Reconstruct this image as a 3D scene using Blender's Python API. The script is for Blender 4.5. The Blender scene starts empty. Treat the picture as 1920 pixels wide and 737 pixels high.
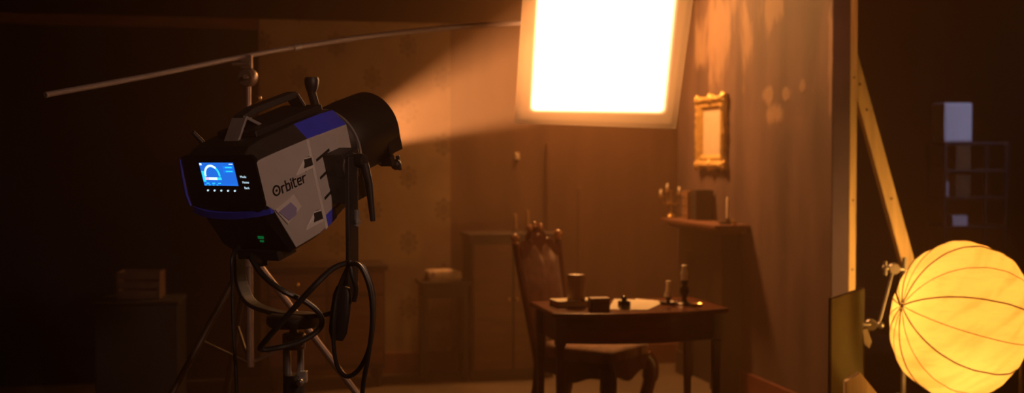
import bpy, bmesh, math, random
from mathutils import Vector as V, Matrix as M
random.seed(7)
S = bpy.context.scene
COL = S.collection
PI = math.pi

# ------------------------------------------------------------------ camera
F_PX = 2240.0
TILT = math.atan(68.5 / F_PX)
CAM = V((0, 0, 1.5))
FW = V((0, math.cos(TILT), -math.sin(TILT)))
UP = V((0, math.sin(TILT), math.cos(TILT)))
RT = V((1, 0, 0))
cd = bpy.data.cameras.new('camera')
cam = bpy.data.objects.new('camera', cd)
COL.objects.link(cam)
cd.sensor_fit = 'HORIZONTAL'; cd.sensor_width = 36; cd.lens = 36 * F_PX / 1920
cd.clip_start = .05; cd.clip_end = 60
cam.location = CAM; cam.rotation_euler = (PI / 2 - TILT, 0, 0)
cd.dof.use_dof = True; cd.dof.focus_distance = 3.55; cd.dof.aperture_fstop = 2.2
S.camera = cam

def ray(px, py): return FW + RT * ((px - 960) / F_PX) - UP * ((py - 368.5) / F_PX)
def at(px, py, Y):
    d = ray(px, py); return CAM + d * (Y / d.y)
def onz(px, py, z):
    d = ray(px, py); return CAM + d * ((z - CAM.z) / d.z)

# ------------------------------------------------------------------ materials
def lin(r, g, b):
    f = lambda c: c / 12.92 if c <= .04045 else ((c + .055) / 1.055) ** 2.4
    return (f(r / 255), f(g / 255), f(b / 255), 1)

def mat(name, col, rough=.6, metal=0., var=.0, scale=8., bump=0., bscale=60., spec=.5, stretch=(1, 1, 1), sheen=0.):
    m = bpy.data.materials.new(name); m.use_nodes = True
    nt = m.node_tree; b = nt.nodes['Principled BSDF']
    c = tuple(col) + ((1,) if len(col) == 3 else ())
    b.inputs['Base Color'].default_value = c
    b.inputs['Roughness'].default_value = rough
    b.inputs['Metallic'].default_value = metal
    b.inputs['Specular IOR Level'].default_value = spec
    if sheen: b.inputs['Sheen Weight'].default_value = sheen
    tc = nt.nodes.new('ShaderNodeTexCoord'); mp = nt.nodes.new('ShaderNodeMapping')
    mp.inputs['Scale'].default_value = stretch
    nt.links.new(tc.outputs['Object'], mp.inputs['Vector'])
    if var:
        n = nt.nodes.new('ShaderNodeTexNoise'); n.inputs['Scale'].default_value = scale; n.inputs['Detail'].default_value = 5
        nt.links.new(mp.outputs['Vector'], n.inputs['Vector'])
        r = nt.nodes.new('ShaderNodeMapRange'); r.inputs['From Min'].default_value = .3; r.inputs['From Max'].default_value = .7
        r.inputs['To Min'].default_value = 1 - var; r.inputs['To Max'].default_value = 1 + var
        nt.links.new(n.outputs['Fac'], r.inputs['Value'])
        mx = nt.nodes.new('ShaderNodeMix'); mx.data_type = 'RGBA'; mx.blend_type = 'MULTIPLY'; mx.inputs['Factor'].default_value = 1
        mx.inputs['A'].default_value = c
        nt.links.new(r.outputs['Result'], mx.inputs['B'])
        nt.links.new(mx.outputs['Result'], b.inputs['Base Color'])
    if bump:
        n2 = nt.nodes.new('ShaderNodeTexNoise'); n2.inputs['Scale'].default_value = bscale; n2.inputs['Detail'].default_value = 4
        nt.links.new(mp.outputs['Vector'], n2.inputs['Vector'])
        bp = nt.nodes.new('ShaderNodeBump'); bp.inputs['Strength'].default_value = bump; bp.inputs['Distance'].default_value = .01
        nt.links.new(n2.outputs['Fac'], bp.inputs['Height']); nt.links.new(bp.outputs['Normal'], b.inputs['Normal'])
    return m

def emit(name, col, strength):
    m = bpy.data.materials.new(name); m.use_nodes = True
    nt = m.node_tree; b = nt.nodes['Principled BSDF']
    b.inputs['Base Color'].default_value = (0, 0, 0, 1)
    b.inputs['Emission Color'].default_value = tuple(col) + (1,)
    b.inputs['Emission Strength'].default_value = strength
    b.inputs['Roughness'].default_value = .3
    return m

MT = {}
MT['silver'] = mat('silver_paint', (.42, .40, .40), .5, .15, .05, 20)
MT['silver2'] = mat('light_grey_paint', (.55, .53, .52), .45, .1, .05, 20)
MT['blue'] = mat('blue_paint', (.035, .050, .62), .5, .0, .05, 20)
MT['lilac'] = mat('grey_blue_plastic', (.25, .23, .42), .5)
MT['black'] = mat('black_plastic', (.012, .011, .012), .5, 0, .2, 30)
MT['blackgloss'] = mat('black_gloss', (.005, .005, .006), .25, 0, .1, 30)
MT['darkgrey'] = mat('dark_grey_metal', (.05, .047, .046), .45, .4, .1, 30)
MT['barrel'] = mat('black_anodised', (.018, .014, .012), .5, .3, .1, 30)
MT['grey'] = mat('grey_metal', (.24, .22, .22), .5, .2, .1, 30)
MT['rubber'] = mat('black_rubber', (.012, .011, .011), .42, 0, .1, 40)
MT['chrome'] = mat('brushed_steel', (.55, .53, .52), .32, .7, .1, 40)
MT['dullsteel'] = mat('dull_steel', (.38, .36, .36), .42, .6, .1, 40)
MT['alu'] = mat('aluminium_tube', (.30, .24, .22), .5, .2, .08, 40)
MT['wood_lumber'] = mat('pine_lumber', (.62, .44, .24), .6, 0, .22, 5, .15, 60, stretch=(6, 6, .5))
MT['mahogany'] = mat('mahogany', (.13, .028, .011), .22, 0, .35, 4, 0, stretch=(1, 6, 6))
MT['mahogany2'] = mat('carved_mahogany', (.10, .025, .012), .35, 0, .3, 10)
MT['polished'] = mat('highlit_polished_wood', (.42, .20, .09), .22, 0, .1, 20)  # glossy, and lighter than the chair so highlights sit in the colour
MT['mantel'] = mat('mantel_wood', (.13, .05, .028), .5, 0, .3, 5, stretch=(1, 5, 5))
MT['darkwood'] = mat('dark_stained_wood', (.022, .010, .006), .5, 0, .3, 5)
MT['uphol'] = mat('tapestry_upholstery', (.27, .14, .09), .9, 0, .35, 22, .3, 120, sheen=.3)
MT['gold'] = mat('gilt_plaster', (.62, .40, .13), .42, .35, .2, 40, .5, 90)
MT['brass'] = mat('aged_brass', (.60, .38, .14), .3, .9, .2, 30)
MT['cream'] = mat('cream_paper', (.60, .48, .34), .85, 0, .06, 20)
MT['paper'] = mat('writing_paper', (.92, .86, .70), .85, 0, .04, 30)
MT['wax'] = mat('candle_wax', (.92, .80, .62), .5, 0, .08, 30)
MT['waxbrown'] = mat('brown_wax', (.30, .17, .09), .5, 0, .15, 20)
MT['wick'] = mat('wick', (.02, .015, .012), .9)
MT['leather'] = mat('brown_leather', (.10, .045, .025), .55, 0, .3, 20, .2, 100)
MT['leather2'] = mat('red_brown_leather', (.20, .085, .04), .5, 0, .3, 20, .2, 100)
MT['leather3'] = mat('tan_leather', (.30, .17, .09), .5, 0, .3, 20, .2, 100)
MT['bookdark'] = mat('dark_cloth_binding', (.02, .012, .008), .7, 0, .2, 20)
MT['pages'] = mat('page_edges', (.62, .50, .34), .85, 0, .12, 60, stretch=(1, 1, 30))
MT['iron'] = mat('blackened_iron', (.05, .035, .025), .45, .6, .2, 20)
MT['inkglass'] = mat('dark_ink_glass', (.02, .012, .010), .12)
MT['frosted'] = mat('smoky_glass', (.28, .20, .15), .25)
MT['flagcloth'] = mat('olive_flag_cloth', (.105, .100, .050), .8, 0, .15, 6, .1, 200)
MT['duct'] = mat('white_cloth_tape', (.75, .70, .62), .7)
MT['whitecase'] = mat('white_plastic', (.78, .76, .82), .6, 0, .05, 8)
MT['cardboard'] = mat('cardboard', (.13, .075, .03), .85, 0, .2, 8)
MT['cratewood'] = mat('crate_wood', (.10, .055, .03), .8, 0, .35, 8)
MT['drape'] = mat('black_drape', (.008, .006, .006), .95, 0, .2, 6)
MT['studio'] = mat('studio_paint', (.035, .030, .030), .9, 0, .2, 2)
MT['clothpale'] = mat('pale_linen', (.40, .28, .20), .9, 0, .2, 12)
MT['screenblue'] = emit('screen_blue', (.015, .17, .80), 1.0)
MT['screenpanel'] = emit('screen_panel_blue', (.01, .24, .95), 1.0)
MT['screencyan'] = emit('screen_cyan', (.03, .70, 1.0), 1.2)
MT['screenwhite'] = emit('screen_white', (.75, .95, 1.0), 1.3)
MT['screenpink'] = emit('screen_pink', (.95, .62, .85), 1.1)
MT['legend'] = emit('lit_legend', (.65, .85, .95), 1.0)
MT['green'] = emit('green_indicator', (.0, .22, .05), .4)

# ------------------------------------------------------------------ mesh helpers
def NB(): return bmesh.new()

def quadstrip(bm, rings, closed_u=True, cap0=True, cap1=True, mi=0):
    vs = [[bm.verts.new(p) for p in r] for r in rings]
    n = len(rings[0])
    for a, b in zip(vs[:-1], vs[1:]):
        for i in range(n if closed_u else n - 1):
            j = (i + 1) % n
            try:
                f = bm.faces.new((a[i], a[j], b[j], b[i])); f.material_index = mi
            except ValueError: pass
    if cap0 and closed_u:
        f = bm.faces.new(vs[0][::-1]); f.material_index = mi
    if cap1 and closed_u:
        f = bm.faces.new(vs[-1]); f.material_index = mi
    return vs

def box(bm, c, s, rot=None, mi=0):
    c = V(c); h = V(s) / 2; m = rot or M.Identity(3)
    v = [bm.verts.new(c + m @ V((x * h.x, y * h.y, z * h.z))) for x in (-1, 1) for y in (-1, 1) for z in (-1, 1)]
    for q in ((0, 1, 3, 2), (4, 6, 7, 5), (0, 4, 5, 1), (2, 3, 7, 6), (0, 2, 6, 4), (1, 5, 7, 3)):
        f = bm.faces.new([v[i] for i in q]); f.material_index = mi
    return v

def frame_of(d):
    d = d.normalized()
    a = V((0, 0, 1)) if abs(d.z) < .9 else V((1, 0, 0))
    x = d.cross(a).normalized(); return x, x.cross(d).normalized()

def tube(bm, pts, r, n=10, mi=0, cap=True):
    pts = [V(p) for p in pts]
    rs = r if isinstance(r, (list, tuple)) else [r] * len(pts)
    rings = []; px = None
    for i, p in enumerate(pts):
        d = (pts[min(i + 1, len(pts) - 1)] - pts[max(i - 1, 0)])
        if d.length < 1e-9: d = V((0, 0, 1))
        d.normalize()
        if px is None: x, y = frame_of(d)
        else:
            x = (px - d * px.dot(d))
            x = x.normalized() if x.length > 1e-6 else frame_of(d)[0]
            y = x.cross(d) * -1
        px = x; y = d.cross(x)
        rings.append([p + (x * math.cos(2 * PI * k / n) + y * math.sin(2 * PI * k / n)) * rs[i] for k in range(n)])
    quadstrip(bm, rings, True, cap, cap, mi)

def bar(bm, pts, w, t, side):
    """flat bar swept along pts: width w along 'side', thickness t across"""
    pts = [V(p) for p in pts]; side = V(side).normalized(); rings = []
    for i, p in enumerate(pts):
        d = (pts[min(i + 1, len(pts) - 1)] - pts[max(i - 1, 0)]).normalized()
        nrm = d.cross(side).normalized()
        rings.append([p + side * w / 2 + nrm * t / 2, p - side * w / 2 + nrm * t / 2, p - side * w / 2 - nrm * t / 2, p + side * w / 2 - nrm * t / 2])
    quadstrip(bm, rings)

def smooth_path(pts, k=8):
    pts = [V(p) for p in pts]; out = []
    for i in range(len(pts) - 1):
        p0, p1, p2, p3 = pts[max(i - 1, 0)], pts[i], pts[i + 1], pts[min(i + 2, len(pts) - 1)]
        for j in range(k):
            t = j / k
            out.append(.5 * (2 * p1 + (p2 - p0) * t + (2 * p0 - 5 * p1 + 4 * p2 - p3) * t * t + (3 * p1 - p0 - 3 * p2 + p3) * t ** 3))
    out.append(pts[-1]); return out

def lathe(bm, prof, c=(0, 0, 0), n=24, mi=0, axis=None, cap=True):
    """prof: (r, z) pairs about +z, or about the given axis vector"""
    c = V(c); R = V((0, 0, 1)).rotation_difference(V(axis)).to_matrix() if axis is not None else M.Identity(3)
    rings = [[c + R @ V((max(r, 1e-4) * math.cos(2 * PI * k / n), max(r, 1e-4) * math.sin(2 * PI * k / n), z)) for k in range(n)] for r, z in prof]
    quadstrip(bm, rings, True, cap, cap, mi)

def prism(bm, poly, f0, f1, mi=0):
    """poly: 2d points; f0/f1 map a 2d point to the near/far 3d point"""
    a = [bm.verts.new(f0(*p)) for p in poly]; b = [bm.verts.new(f1(*p)) for p in poly]
    n = len(poly)
    fs = [bm.faces.new(a), bm.faces.new(b[::-1])] + [bm.faces.new((a[i], b[i], b[(i + 1) % n], a[(i + 1) % n])) for i in range(n)]
    for f in fs: f.material_index = mi

def ball(bm, c, r, mi=0, n=12, sc=(1, 1, 1)):
    prof = [(r * math.sin(PI * i / n), -r * math.cos(PI * i / n)) for i in range(n + 1)]
    c = V(c)
    rings = [[c + V((max(a, 1e-5) * math.cos(2 * PI * k / (2 * n)) * sc[0], max(a, 1e-5) * math.sin(2 * PI * k / (2 * n)) * sc[1], z * sc[2])) for k in range(2 * n)] for a, z in prof]
    quadstrip(bm, rings, True, True, True, mi)

def obj(name, bm, mats, parent=None, smooth=False, bevel=0., label=None, seg=2):
    bmesh.ops.remove_doubles(bm, verts=bm.verts, dist=1e-6)
    bmesh.ops.recalc_face_normals(bm, faces=bm.faces)
    me = bpy.data.meshes.new(name); bm.to_mesh(me); bm.free()
    for m in (mats if isinstance(mats, (list, tuple)) else [mats]): me.materials.append(MT[m] if isinstance(m, str) else m)
    o = bpy.data.objects.new(name, me); COL.objects.link(o)
    if smooth:
        for p in me.polygons: p.use_smooth = True
        md = o.modifiers.new('es', 'EDGE_SPLIT'); md.split_angle = math.radians(40)
    if bevel:
        md = o.modifiers.new('bv', 'BEVEL'); md.width = bevel; md.segments = seg; md.limit_method = 'ANGLE'; md.angle_limit = math.radians(35)
    if parent is not None: o.parent = parent
    if label: o['label'] = label
    return o

def tag(o, label, cat, group=None):
    o['label'] = label; o['category'] = cat
    if group: o['group'] = group
    return o

def thing(name, label, cat, loc=(0, 0, 0), rotz=0., group=None):
    o = bpy.data.objects.new(name, None); COL.objects.link(o)
    o.empty_display_size = .1
    o.location = loc; o.rotation_euler = (0, 0, rotz)
    return tag(o, label, cat, group)

def struct(name, bm, m, bevel=0., smooth=False):
    o = obj(name, bm, m, None, smooth, bevel); o['kind'] = 'structure'; return o

# ------------------------------------------------------------------ the set walls
D = V((-.217, .976, 0)).normalized()      # along the right-hand set wall, away from the camera
E = V((.976, .217, 0)).normalized()       # along the back set wall, to the right
CORNER = V((1.225, 8.82, 0))
WALLROT = math.atan2(E.y, E.x)
def onwall(px):                            # ground point of the right wall's inner face seen at a column
    k = (px - 960) / F_PX
    a, b = CORNER, -D                      # a + b t : x = k y
    t = (k * a.y - a.x) / (b.x - k * b.y); return a + b * t
def onback(px):
    k = (px - 960) / F_PX
    a, b = CORNER, -E
    t = (k * a.y - a.x) / (b.x - k * b.y); return a + b * t

def wall_box(p0, p1, z0, z1, nrm, t, mi=0, bm=None):
    """slab whose inner face runs p0->p1; thickness t on the far side (against nrm)"""
    bm = bm or NB(); o = V(nrm) * -t
    q = [p0, p1, p1 + o, p0 + o]
    prism(bm, q, lambda p: V((p.x, p.y, z0)), lambda p: V((p.x, p.y, z1)), mi) if False else None
    a = [bm.verts.new((p.x, p.y, z0)) for p in q]; b = [bm.verts.new((p.x, p.y, z1)) for p in q]
    fs = [bm.faces.new(a), bm.faces.new(b[::-1])] + [bm.faces.new((a[i], b[i], b[(i + 1) % 4], a[(i + 1) % 4])) for i in range(4)]
    for f in fs: f.material_index = mi
    return bm

# plaster with peeling paint
def plaster():
    m = mat('peeling_plaster', (.20, .12, .10), .75)
    nt = m.node_tree; b = nt.nodes['Principled BSDF']; N = nt.nodes.new; L = nt.links.new
    tc = [n for n in nt.nodes if n.type == 'TEX_COORD'][0]
    mp = N('ShaderNodeMapping'); mp.inputs['Scale'].default_value = (7, 7, 2.0); L(tc.outputs['Object'], mp.inputs['Vector'])
    n1 = N('ShaderNodeTexNoise'); n1.inputs['Scale'].default_value = 1.5; n1.inputs['Detail'].default_value = 6; n1.inputs['Distortion'].default_value = .3
    L(mp.outputs['Vector'], n1.inputs['Vector'])
    # peeled bands: more of the old paint is gone high up
    sp = N('ShaderNodeSeparateXYZ'); L(tc.outputs['Object'], sp.inputs['Vector'])
    hz = N('ShaderNodeMapRange'); hz.inputs['From Min'].default_value = 1.85; hz.inputs['From Max'].default_value = 2.75
    hz.inputs['To Min'].default_value = -.28; hz.inputs['To Max'].default_value = .05; L(sp.outputs['Z'], hz.inputs['Value'])
    def mm(op, a, b=None):
        n_ = N('ShaderNodeMath'); n_.operation = op
        for i, v in enumerate((a, b)):
            if v is None: continue
            if isinstance(v, (int, float)): n_.inputs[i].default_value = v
            else: L(v, n_.inputs[i])
        return n_.outputs['Value']
    acc = None
    # places where the top coat has come away: (distance from the corner, height, half width, half height)
    for d0, z0, hw_, hh_ in PEEL:
        e_ = mm('SQRT', mm('ADD', mm('POWER', mm('ABSOLUTE', mm('DIVIDE', mm('ADD', sp.outputs['Y'], d0), hw_)), 2), mm('POWER', mm('ABSOLUTE', mm('DIVIDE', mm('SUBTRACT', sp.outputs['Z'], z0), hh_)), 2)))
        v_ = mm('SUBTRACT', 1.0, e_)
        acc = v_ if acc is None else mm('MAXIMUM', acc, v_)
    acc = mm('ADD', mm('MAXIMUM', acc, -.55), mm('MULTIPLY', mm('SUBTRACT', n1.outputs['Fac'], .5), 2.6))
    rp = N('ShaderNodeMapRange'); rp.inputs['From Min'].default_value = 0; rp.inputs['From Max'].default_value = .38; rp.inputs['To Max'].default_value = .62
    L(acc, rp.inputs['Value'])
    n2 = N('ShaderNodeTexNoise'); n2.inputs['Scale'].default_value = 2.2; n2.inputs['Detail'].default_value = 8
    mp2 = N('ShaderNodeMapping'); mp2.inputs['Scale'].default_value = (2.2, 2.2, .5); L(tc.outputs['Object'], mp2.inputs['Vector'])
    L(mp2.outputs['Vector'], n2.inputs['Vector'])
    c1 = N('ShaderNodeValToRGB'); c1.color_ramp.elements[0].position = .3; c1.color_ramp.elements[0].color = (.055, .030, .027, 1)
    c1.color_ramp.elements[1].position = .72; c1.color_ramp.elements[1].color = (.135, .078, .066, 1)
    L(n2.outputs['Fac'], c1.inputs['Fac'])
    mx = N('ShaderNodeMix'); mx.data_type = 'RGBA'; L(rp.outputs['Result'], mx.inputs['Factor'])
    L(c1.outputs['Color'], mx.inputs['A']); mx.inputs['B'].default_value = (.31, .20, .13, 1)
    L(mx.outputs['Result'], b.inputs['Base Color'])
    bp = N('ShaderNodeBump'); bp.inputs['Strength'].default_value = .35; bp.inputs['Distance'].default_value = .01
    L(rp.outputs['Result'], bp.inputs['Height']); L(bp.outputs['Normal'], b.inputs['Normal'])
    return m

def wallpaper():
    m = mat('medallion_wallpaper', (.30, .20, .11), .8)
    nt = m.node_tree; b = nt.nodes['Principled BSDF']; N = nt.nodes.new; L = nt.links.new
    tc = [n for n in nt.nodes if n.type == 'TEX_COORD'][0]
    sp = N('ShaderNodeSeparateXYZ'); L(tc.outputs['Object'], sp.inputs['Vector'])
    def math_(op, a, bb=None, c=None):
        n = N('ShaderNodeMath'); n.operation = op
        for i, v in enumerate((a, bb, c)):
            if v is None: continue
            if isinstance(v, (int, float)): n.inputs[i].default_value = v
            else: L(v, n.inputs[i])
        return n.outputs['Value']
    masks = []
    for ox, oz in ((0, 0), (.25, .23)):
        x = math_('SUBTRACT', math_('FLOORED_MODULO', math_('ADD', sp.outputs['X'], ox), .5), .25)
        z = math_('SUBTRACT', math_('FLOORED_MODULO', math_('ADD', sp.outputs['Z'], oz), .46), .23)
        d = math_('SQRT', math_('ADD', math_('POWER', math_('ABSOLUTE', x), 2), math_('POWER', math_('MULTIPLY', math_('ABSOLUTE', z), .8), 2)))
        ang = math_('ARCTAN2', x, z)
        rr = math_('ADD', .058, math_('MULTIPLY', math_('COSINE', math_('MULTIPLY', ang, 8)), .010))
        fill = math_('LESS_THAN', d, rr)
        ring = math_('LESS_THAN', math_('ABSOLUTE', math_('SUBTRACT', d, .036)), .006)
        masks.append(math_('SUBTRACT', fill, math_('MULTIPLY', ring, .6)))
    mk = math_('MAXIMUM', masks[0], masks[1])
    nz = N('ShaderNodeTexNoise'); nz.inputs['Scale'].default_value = 3; nz.inputs['Detail'].default_value = 6; L(tc.outputs['Object'], nz.inputs['Vector'])
    c1 = N('ShaderNodeValToRGB'); c1.color_ramp.elements[0].position = .3; c1.color_ramp.elements[0].color = (.22, .14, .075, 1)
    c1.color_ramp.elements[1].position = .7; c1.color_ramp.elements[1].color = (.34, .23, .13, 1); L(nz.outputs['Fac'], c1.inputs['Fac'])
    mx = N('ShaderNodeMix'); mx.data_type = 'RGBA'; L(math_('MULTIPLY', mk, .75), mx.inputs['Factor'])
    L(c1.outputs['Color'], mx.inputs['A']); mx.inputs['B'].default_value = (.11, .065, .04, 1)
    L(mx.outputs['Result'], b.inputs['Base Color'])
    return m

PEEL = []
for x0, x1, y0, y1 in ((1318, 1376, -60, 175), (1386, 1411, 5, 150), (1298, 1322, 0, 150), (1430, 1452, 160, 200), (1462, 1484, 162, 196), (1494, 1510, 150, 178), (1440, 1475, 185, 240), (1420, 1470, -40, 60), (1551, 1561, -20, 240)):
    w0, w1 = onwall(x0), onwall(x1); d0, d1 = (CORNER - w0).length, (CORNER - w1).length
    ym = (w0.y + w1.y) / 2; z0, z1 = at(x0, y1, ym).z, at(x0, y0, ym).z
    PEEL.append(((d0 + d1) / 2, (z0 + z1) / 2, abs(d1 - d0) / 2, (z1 - z0) / 2))
MT['plaster'] = plaster()
MT['wallpaper'] = wallpaper()
MT['panelwall'] = mat('brown_wall_paint', (.11, .055, .03), .8, 0, .25, 2.5, stretch=(3, 3, .6))
MT['flatedge'] = mat('grey_flat_edge', (.075, .052, .10), .8, 0, .12, 6)
MT['baseboard'] = mat('red_brown_skirting', (.15, .04, .022), .5, 0, .2, 8)
MT['floor'] = mat('dusty_boards', (.075, .048, .026), .65, 0, .3, 2.0, .1, 30)

NR = V((-D.y, D.x, 0)); NR = NR if NR.x < 0 else -NR       # right wall's normal, into the room
NBK = V((E.y, -E.x, 0)); NBK = NBK if NBK.y < 0 else -NBK   # back wall's normal, towards the camera
R_END = onwall(1559)
LOCALX = M.Rotation(-WALLROT, 4, 'Z')

def local_struct(name, bm, m, bevel=0.):
    """bm is in world space; give the wall its own origin and axes so the pattern follows the wall"""
    T = M.Translation(CORNER) @ M.Rotation(WALLROT, 4, 'Z')
    bmesh.ops.transform(bm, matrix=T.inverted(), verts=bm.verts)
    o = struct(name, bm, m, bevel); o.matrix_world = T; return o

bm = wall_box(R_END, CORNER, 0, 3.05, NR, .075)
local_struct('wall_right', bm, 'plaster')
# near end of the flat: the bare framed edge
ed = NB(); a = R_END - D * .006
wall_box(a - NR * .004, R_END - NR * .004, 0, 3.05, NR, .098, bm=ed)
local_struct('trim_1', ed, 'flatedge')

PL0, PL1, PL2 = onback(487), onback(845), CORNER
local_struct('wall_back', wall_box(PL0, PL1, 0, 2.46, NBK, .06), 'wallpaper')
local_struct('wall_back_right', wall_box(PL1 - NBK * .02, PL2 + E * .02 - NBK * .02, 0, 2.46, NBK, .06), 'panelwall')
LEFT = onback(-160)
local_struct('wall_back_left', wall_box(LEFT - NBK * .05, PL0 - NBK * .05, 0, 2.40, NBK, .05), 'drape')
local_struct('trim_2', wall_box(LEFT, PL0 - E * .01, 2.39, 2.46, NBK, .06), 'mantel')
p = onback(1024); q = onback(1031)
local_struct('trim_3', wall_box(p + NBK * .01, q + NBK * .01, 0.12, 1.62, NBK, .03), 'panelwall', .004)
p = onback(1084); q = onback(1092)
local_struct('trim_4', wall_box(p + NBK * .005, q + NBK * .005, 0.12, 1.30, NBK, .025), 'panelwall', .004)
local_struct('baseboard_right', wall_box(R_END + NR * .02, CORNER + NR * .02, 0, .15, NR, .019), 'baseboard', .006)
local_struct('baseboard_back', wall_box(PL0 + NBK * .02, CORNER + NBK * .02, 0, .15, NBK, .019), 'baseboard', .006)

bm = NB(); box(bm, (0, 5.5, -.05), (12, 15, .1)); struct('floor', bm, 'floor')
bm = NB(); box(bm, (0, 13.05, 2.5), (12, .1, 5)); struct('wall_studio', bm, 'studio')
bm = NB(); box(bm, (-6.05, 5.5, 2.5), (.1, 15, 5)); struct('wall_left', bm, 'studio')
bm = NB(); box(bm, (6.05, 5.5, 2.5), (.1, 15, 5)); struct('wall_far_right', bm, 'studio')
bm = NB(); box(bm, (0, -2.05, 2.5), (12, .1, 5)); struct('wall_front', bm, 'studio')
bm = NB(); box(bm, (0, 5.5, 5.05), (12.2, 15.2, .1)); struct('ceiling', bm, 'studio')

# ------------------------------------------------------------------ the spotlight (hero)
YAW = math.radians(-33); EL = math.radians(17.5)
LC = at(541, 312, 3.7)
lamp = thing('studio_spotlight', 'grey and blue studio spotlight with lit blue screen tilted up on a yoke', 'spotlight', LC, YAW)
ce, se = math.cos(EL), math.sin(EL)
def T(x, s, u): return V((x, s * ce - u * se, s * se + u * ce))
AX, UPL, RX = T(0, 1, 0), T(0, 0, 1), V((1, 0, 0))
TM = M((RX, AX, UPL)).transposed()           # rotation taking (x, s, u) to the lamp's frame
LW = M.Translation(LC) @ M.Rotation(YAW, 4, 'Z')

# body loft: half section (xt,top) (xs,sidetop) (xs,sidebot) (xb,bottom)
secs = [(-.272, .112, .122, .150, .100, -.030, .110, -.042),
        (-.248, .110, .138, .152, .103, -.052, .115, -.085),
        (-.195, .110, .146, .153, .104, -.188, .125, -.204),
        (-.085, .110, .148, .153, .103, -.184, .125, -.200),
        (-.052, .110, .150, .153, .103, -.176, .125, -.192),
        (.070, .110, .148, .152, .098, -.142, .120, -.160),
        (.135, .105, .142, .148, .094, -.105, .112, -.128)]
bm = NB(); rings = []
for s, xt, ut, xs, us, ub, xb, ubb in secs:
    h = [(xt, ut), (xs, us), (xs, ub), (xb, ubb)]
    rings.append([T(x, s, u) for x, u in h] + [T(-x, s, u) for x, u in h[::-1]])
vs = quadstrip(bm, rings, True, True, False)
bm.faces.ensure_lookup_table()
for f in bm.faces: f.material_index = 2
for k in range(len(secs) - 1):
    for i in range(8):
        f = [f for f in bm.faces if set(f.verts) == {vs[k][i], vs[k][(i + 1) % 8], vs[k + 1][(i + 1) % 8], vs[k + 1][i]}][0]
        s_mid = (secs[k][0] + secs[k + 1][0]) / 2
        if i in (1, 5) : f.material_index = 0                    # sides
        elif i in (0, 6): f.material_index = 1 if s_mid > -.06 else 3    # shoulders
        elif i in (2, 4): f.material_index = 1 if s_mid > -.09 else 2
        else: f.material_index = 2
obj('body', bm, ['silver', 'blue', 'black', 'darkgrey'], lamp, bevel=.004)

# front mounting plate and hollow barrel
bm = NB()
def ringplate(bm, r0, r1, s0, s1, n=40):
    rr = [[T(r * math.cos(2 * PI * k / n), s, r * math.sin(2 * PI * k / n)) for k in range(n)] for r, s in ((r0, s0), (r1, s0), (r1, s1), (r0, s1), (r0, s0))]
    quadstrip(bm, rr, True, False, False)
ringplate(bm, .092, .135, .132, .150)
obj('mounting_plate', bm, 'dullsteel', lamp, True)
bm = NB()
n = 48
prof = [(.085, .02), (.100, .02), (.100, .15), (.104, .18), (.120, .20), (.124, .30), (.122, .415), (.112, .422), (.108, .41), (.092, .16), (.085, .02)]
rr = [[T(r * math.cos(2 * PI * k / n), s, r * math.sin(2 * PI * k / n) + .006) for k in range(n)] for r, s in prof]
quadstrip(bm, rr, True, False, False)
obj('lens_barrel', bm, 'barrel', lamp, True, label='black lens barrel')
bm = NB(); ringplate(bm, .119, .128, .196, .204); obj('barrel_ring', bm, 'chrome', lamp, True)
bm = NB(); ringplate(bm, .0, .084, .022, .026); obj('light_engine', bm, 'cream', lamp)
bm = NB()
box(bm, T(.100, .385, -.035), (.035, .07, .075), TM); box(bm, T(.09, .36, -.095), (.05, .022, .035), TM)
tube(bm, [T(.06, .35, -.10), T(.105, .38, -.115)], .008); ball(bm, T(.106, .382, -.116), .018)
tube(bm, [T(.104, .40, -.09), T(.104, .40, -.14)], .007)
obj('accessory_clamp', bm, 'barrel', lamp, bevel=.002)
# upright lock knob on the barrel's far shoulder
bm = NB()
tube(bm, [T(-.045, .23, .05), T(-.047, .222, .182)], .014); obj('lock_rod', bm, 'barrel', lamp, True)
bm = NB()
lathe(bm, [(.014, 0), (.017, .008), (.022, .022), (.024, .040), (.021, .049), (.0, .051)], T(-.047, .222, .178), 16, axis=V((0, 0, 1)))
obj('lock_knob', bm, 'black', lamp, True)

# rear control panel
def rrect(x0, x1, u0, u1, r, n=6):
    o = []
    for cx, cu, a0 in ((x1 - r, u1 - r, 0), (x0 + r, u1 - r, 90), (x0 + r, u0 + r, 180), (x1 - r, u0 + r, 270)):
        for k in range(n + 1):
            a = math.radians(a0 + 90 * k / n); o.append((cx + r * math.cos(a), cu + r * math.sin(a)))
    return o
RS = -.276
bm = NB()
prism(bm, rrect(-.152, .150, -.044, .121, .02), lambda x, u: T(x, RS, u), lambda x, u: T(x, RS + .012, u))
panel = obj('control_panel', bm, 'blackgloss', lamp, label='glossy black rear control panel')
bm = NB()
tube(bm, [T(-.150, RS - .003, .110), T(-.158, RS - .002, .06), T(-.162, RS - .002, 0.0), T(-.156, RS - .002, -.035)], [.0025, .004, .005, .004])
obj('side_trim', bm, 'blue', lamp, True, label='blue edge trim')
bm = NB()
path = smooth_path([T(-.150, RS + .004, -.046), T(-.08, RS - .002, -.060), T(.02, RS, -.062), T(.10, RS + .008, -.056), T(.150, RS + .022, -.05)], 6)
bar(bm, path, .012, .020, AX)
obj('lower_trim', bm, 'blue', lamp, label='blue lip below the control panel')
bm = NB()
SX0, SX1, SU0, SU1 = -.076, .064, .0295, .100
def sq(x0, x1, u0, u1, lift, mi):
    f = lambda x, u: T(x, RS - lift, u); prism(bm, [(x0, u0), (x1, u0), (x1, u1), (x0, u1)], f, lambda x, u: T(x, RS - lift + .0004, u), mi)
sq(SX0, SX1, SU0, SU1, .0012, 0)
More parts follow.
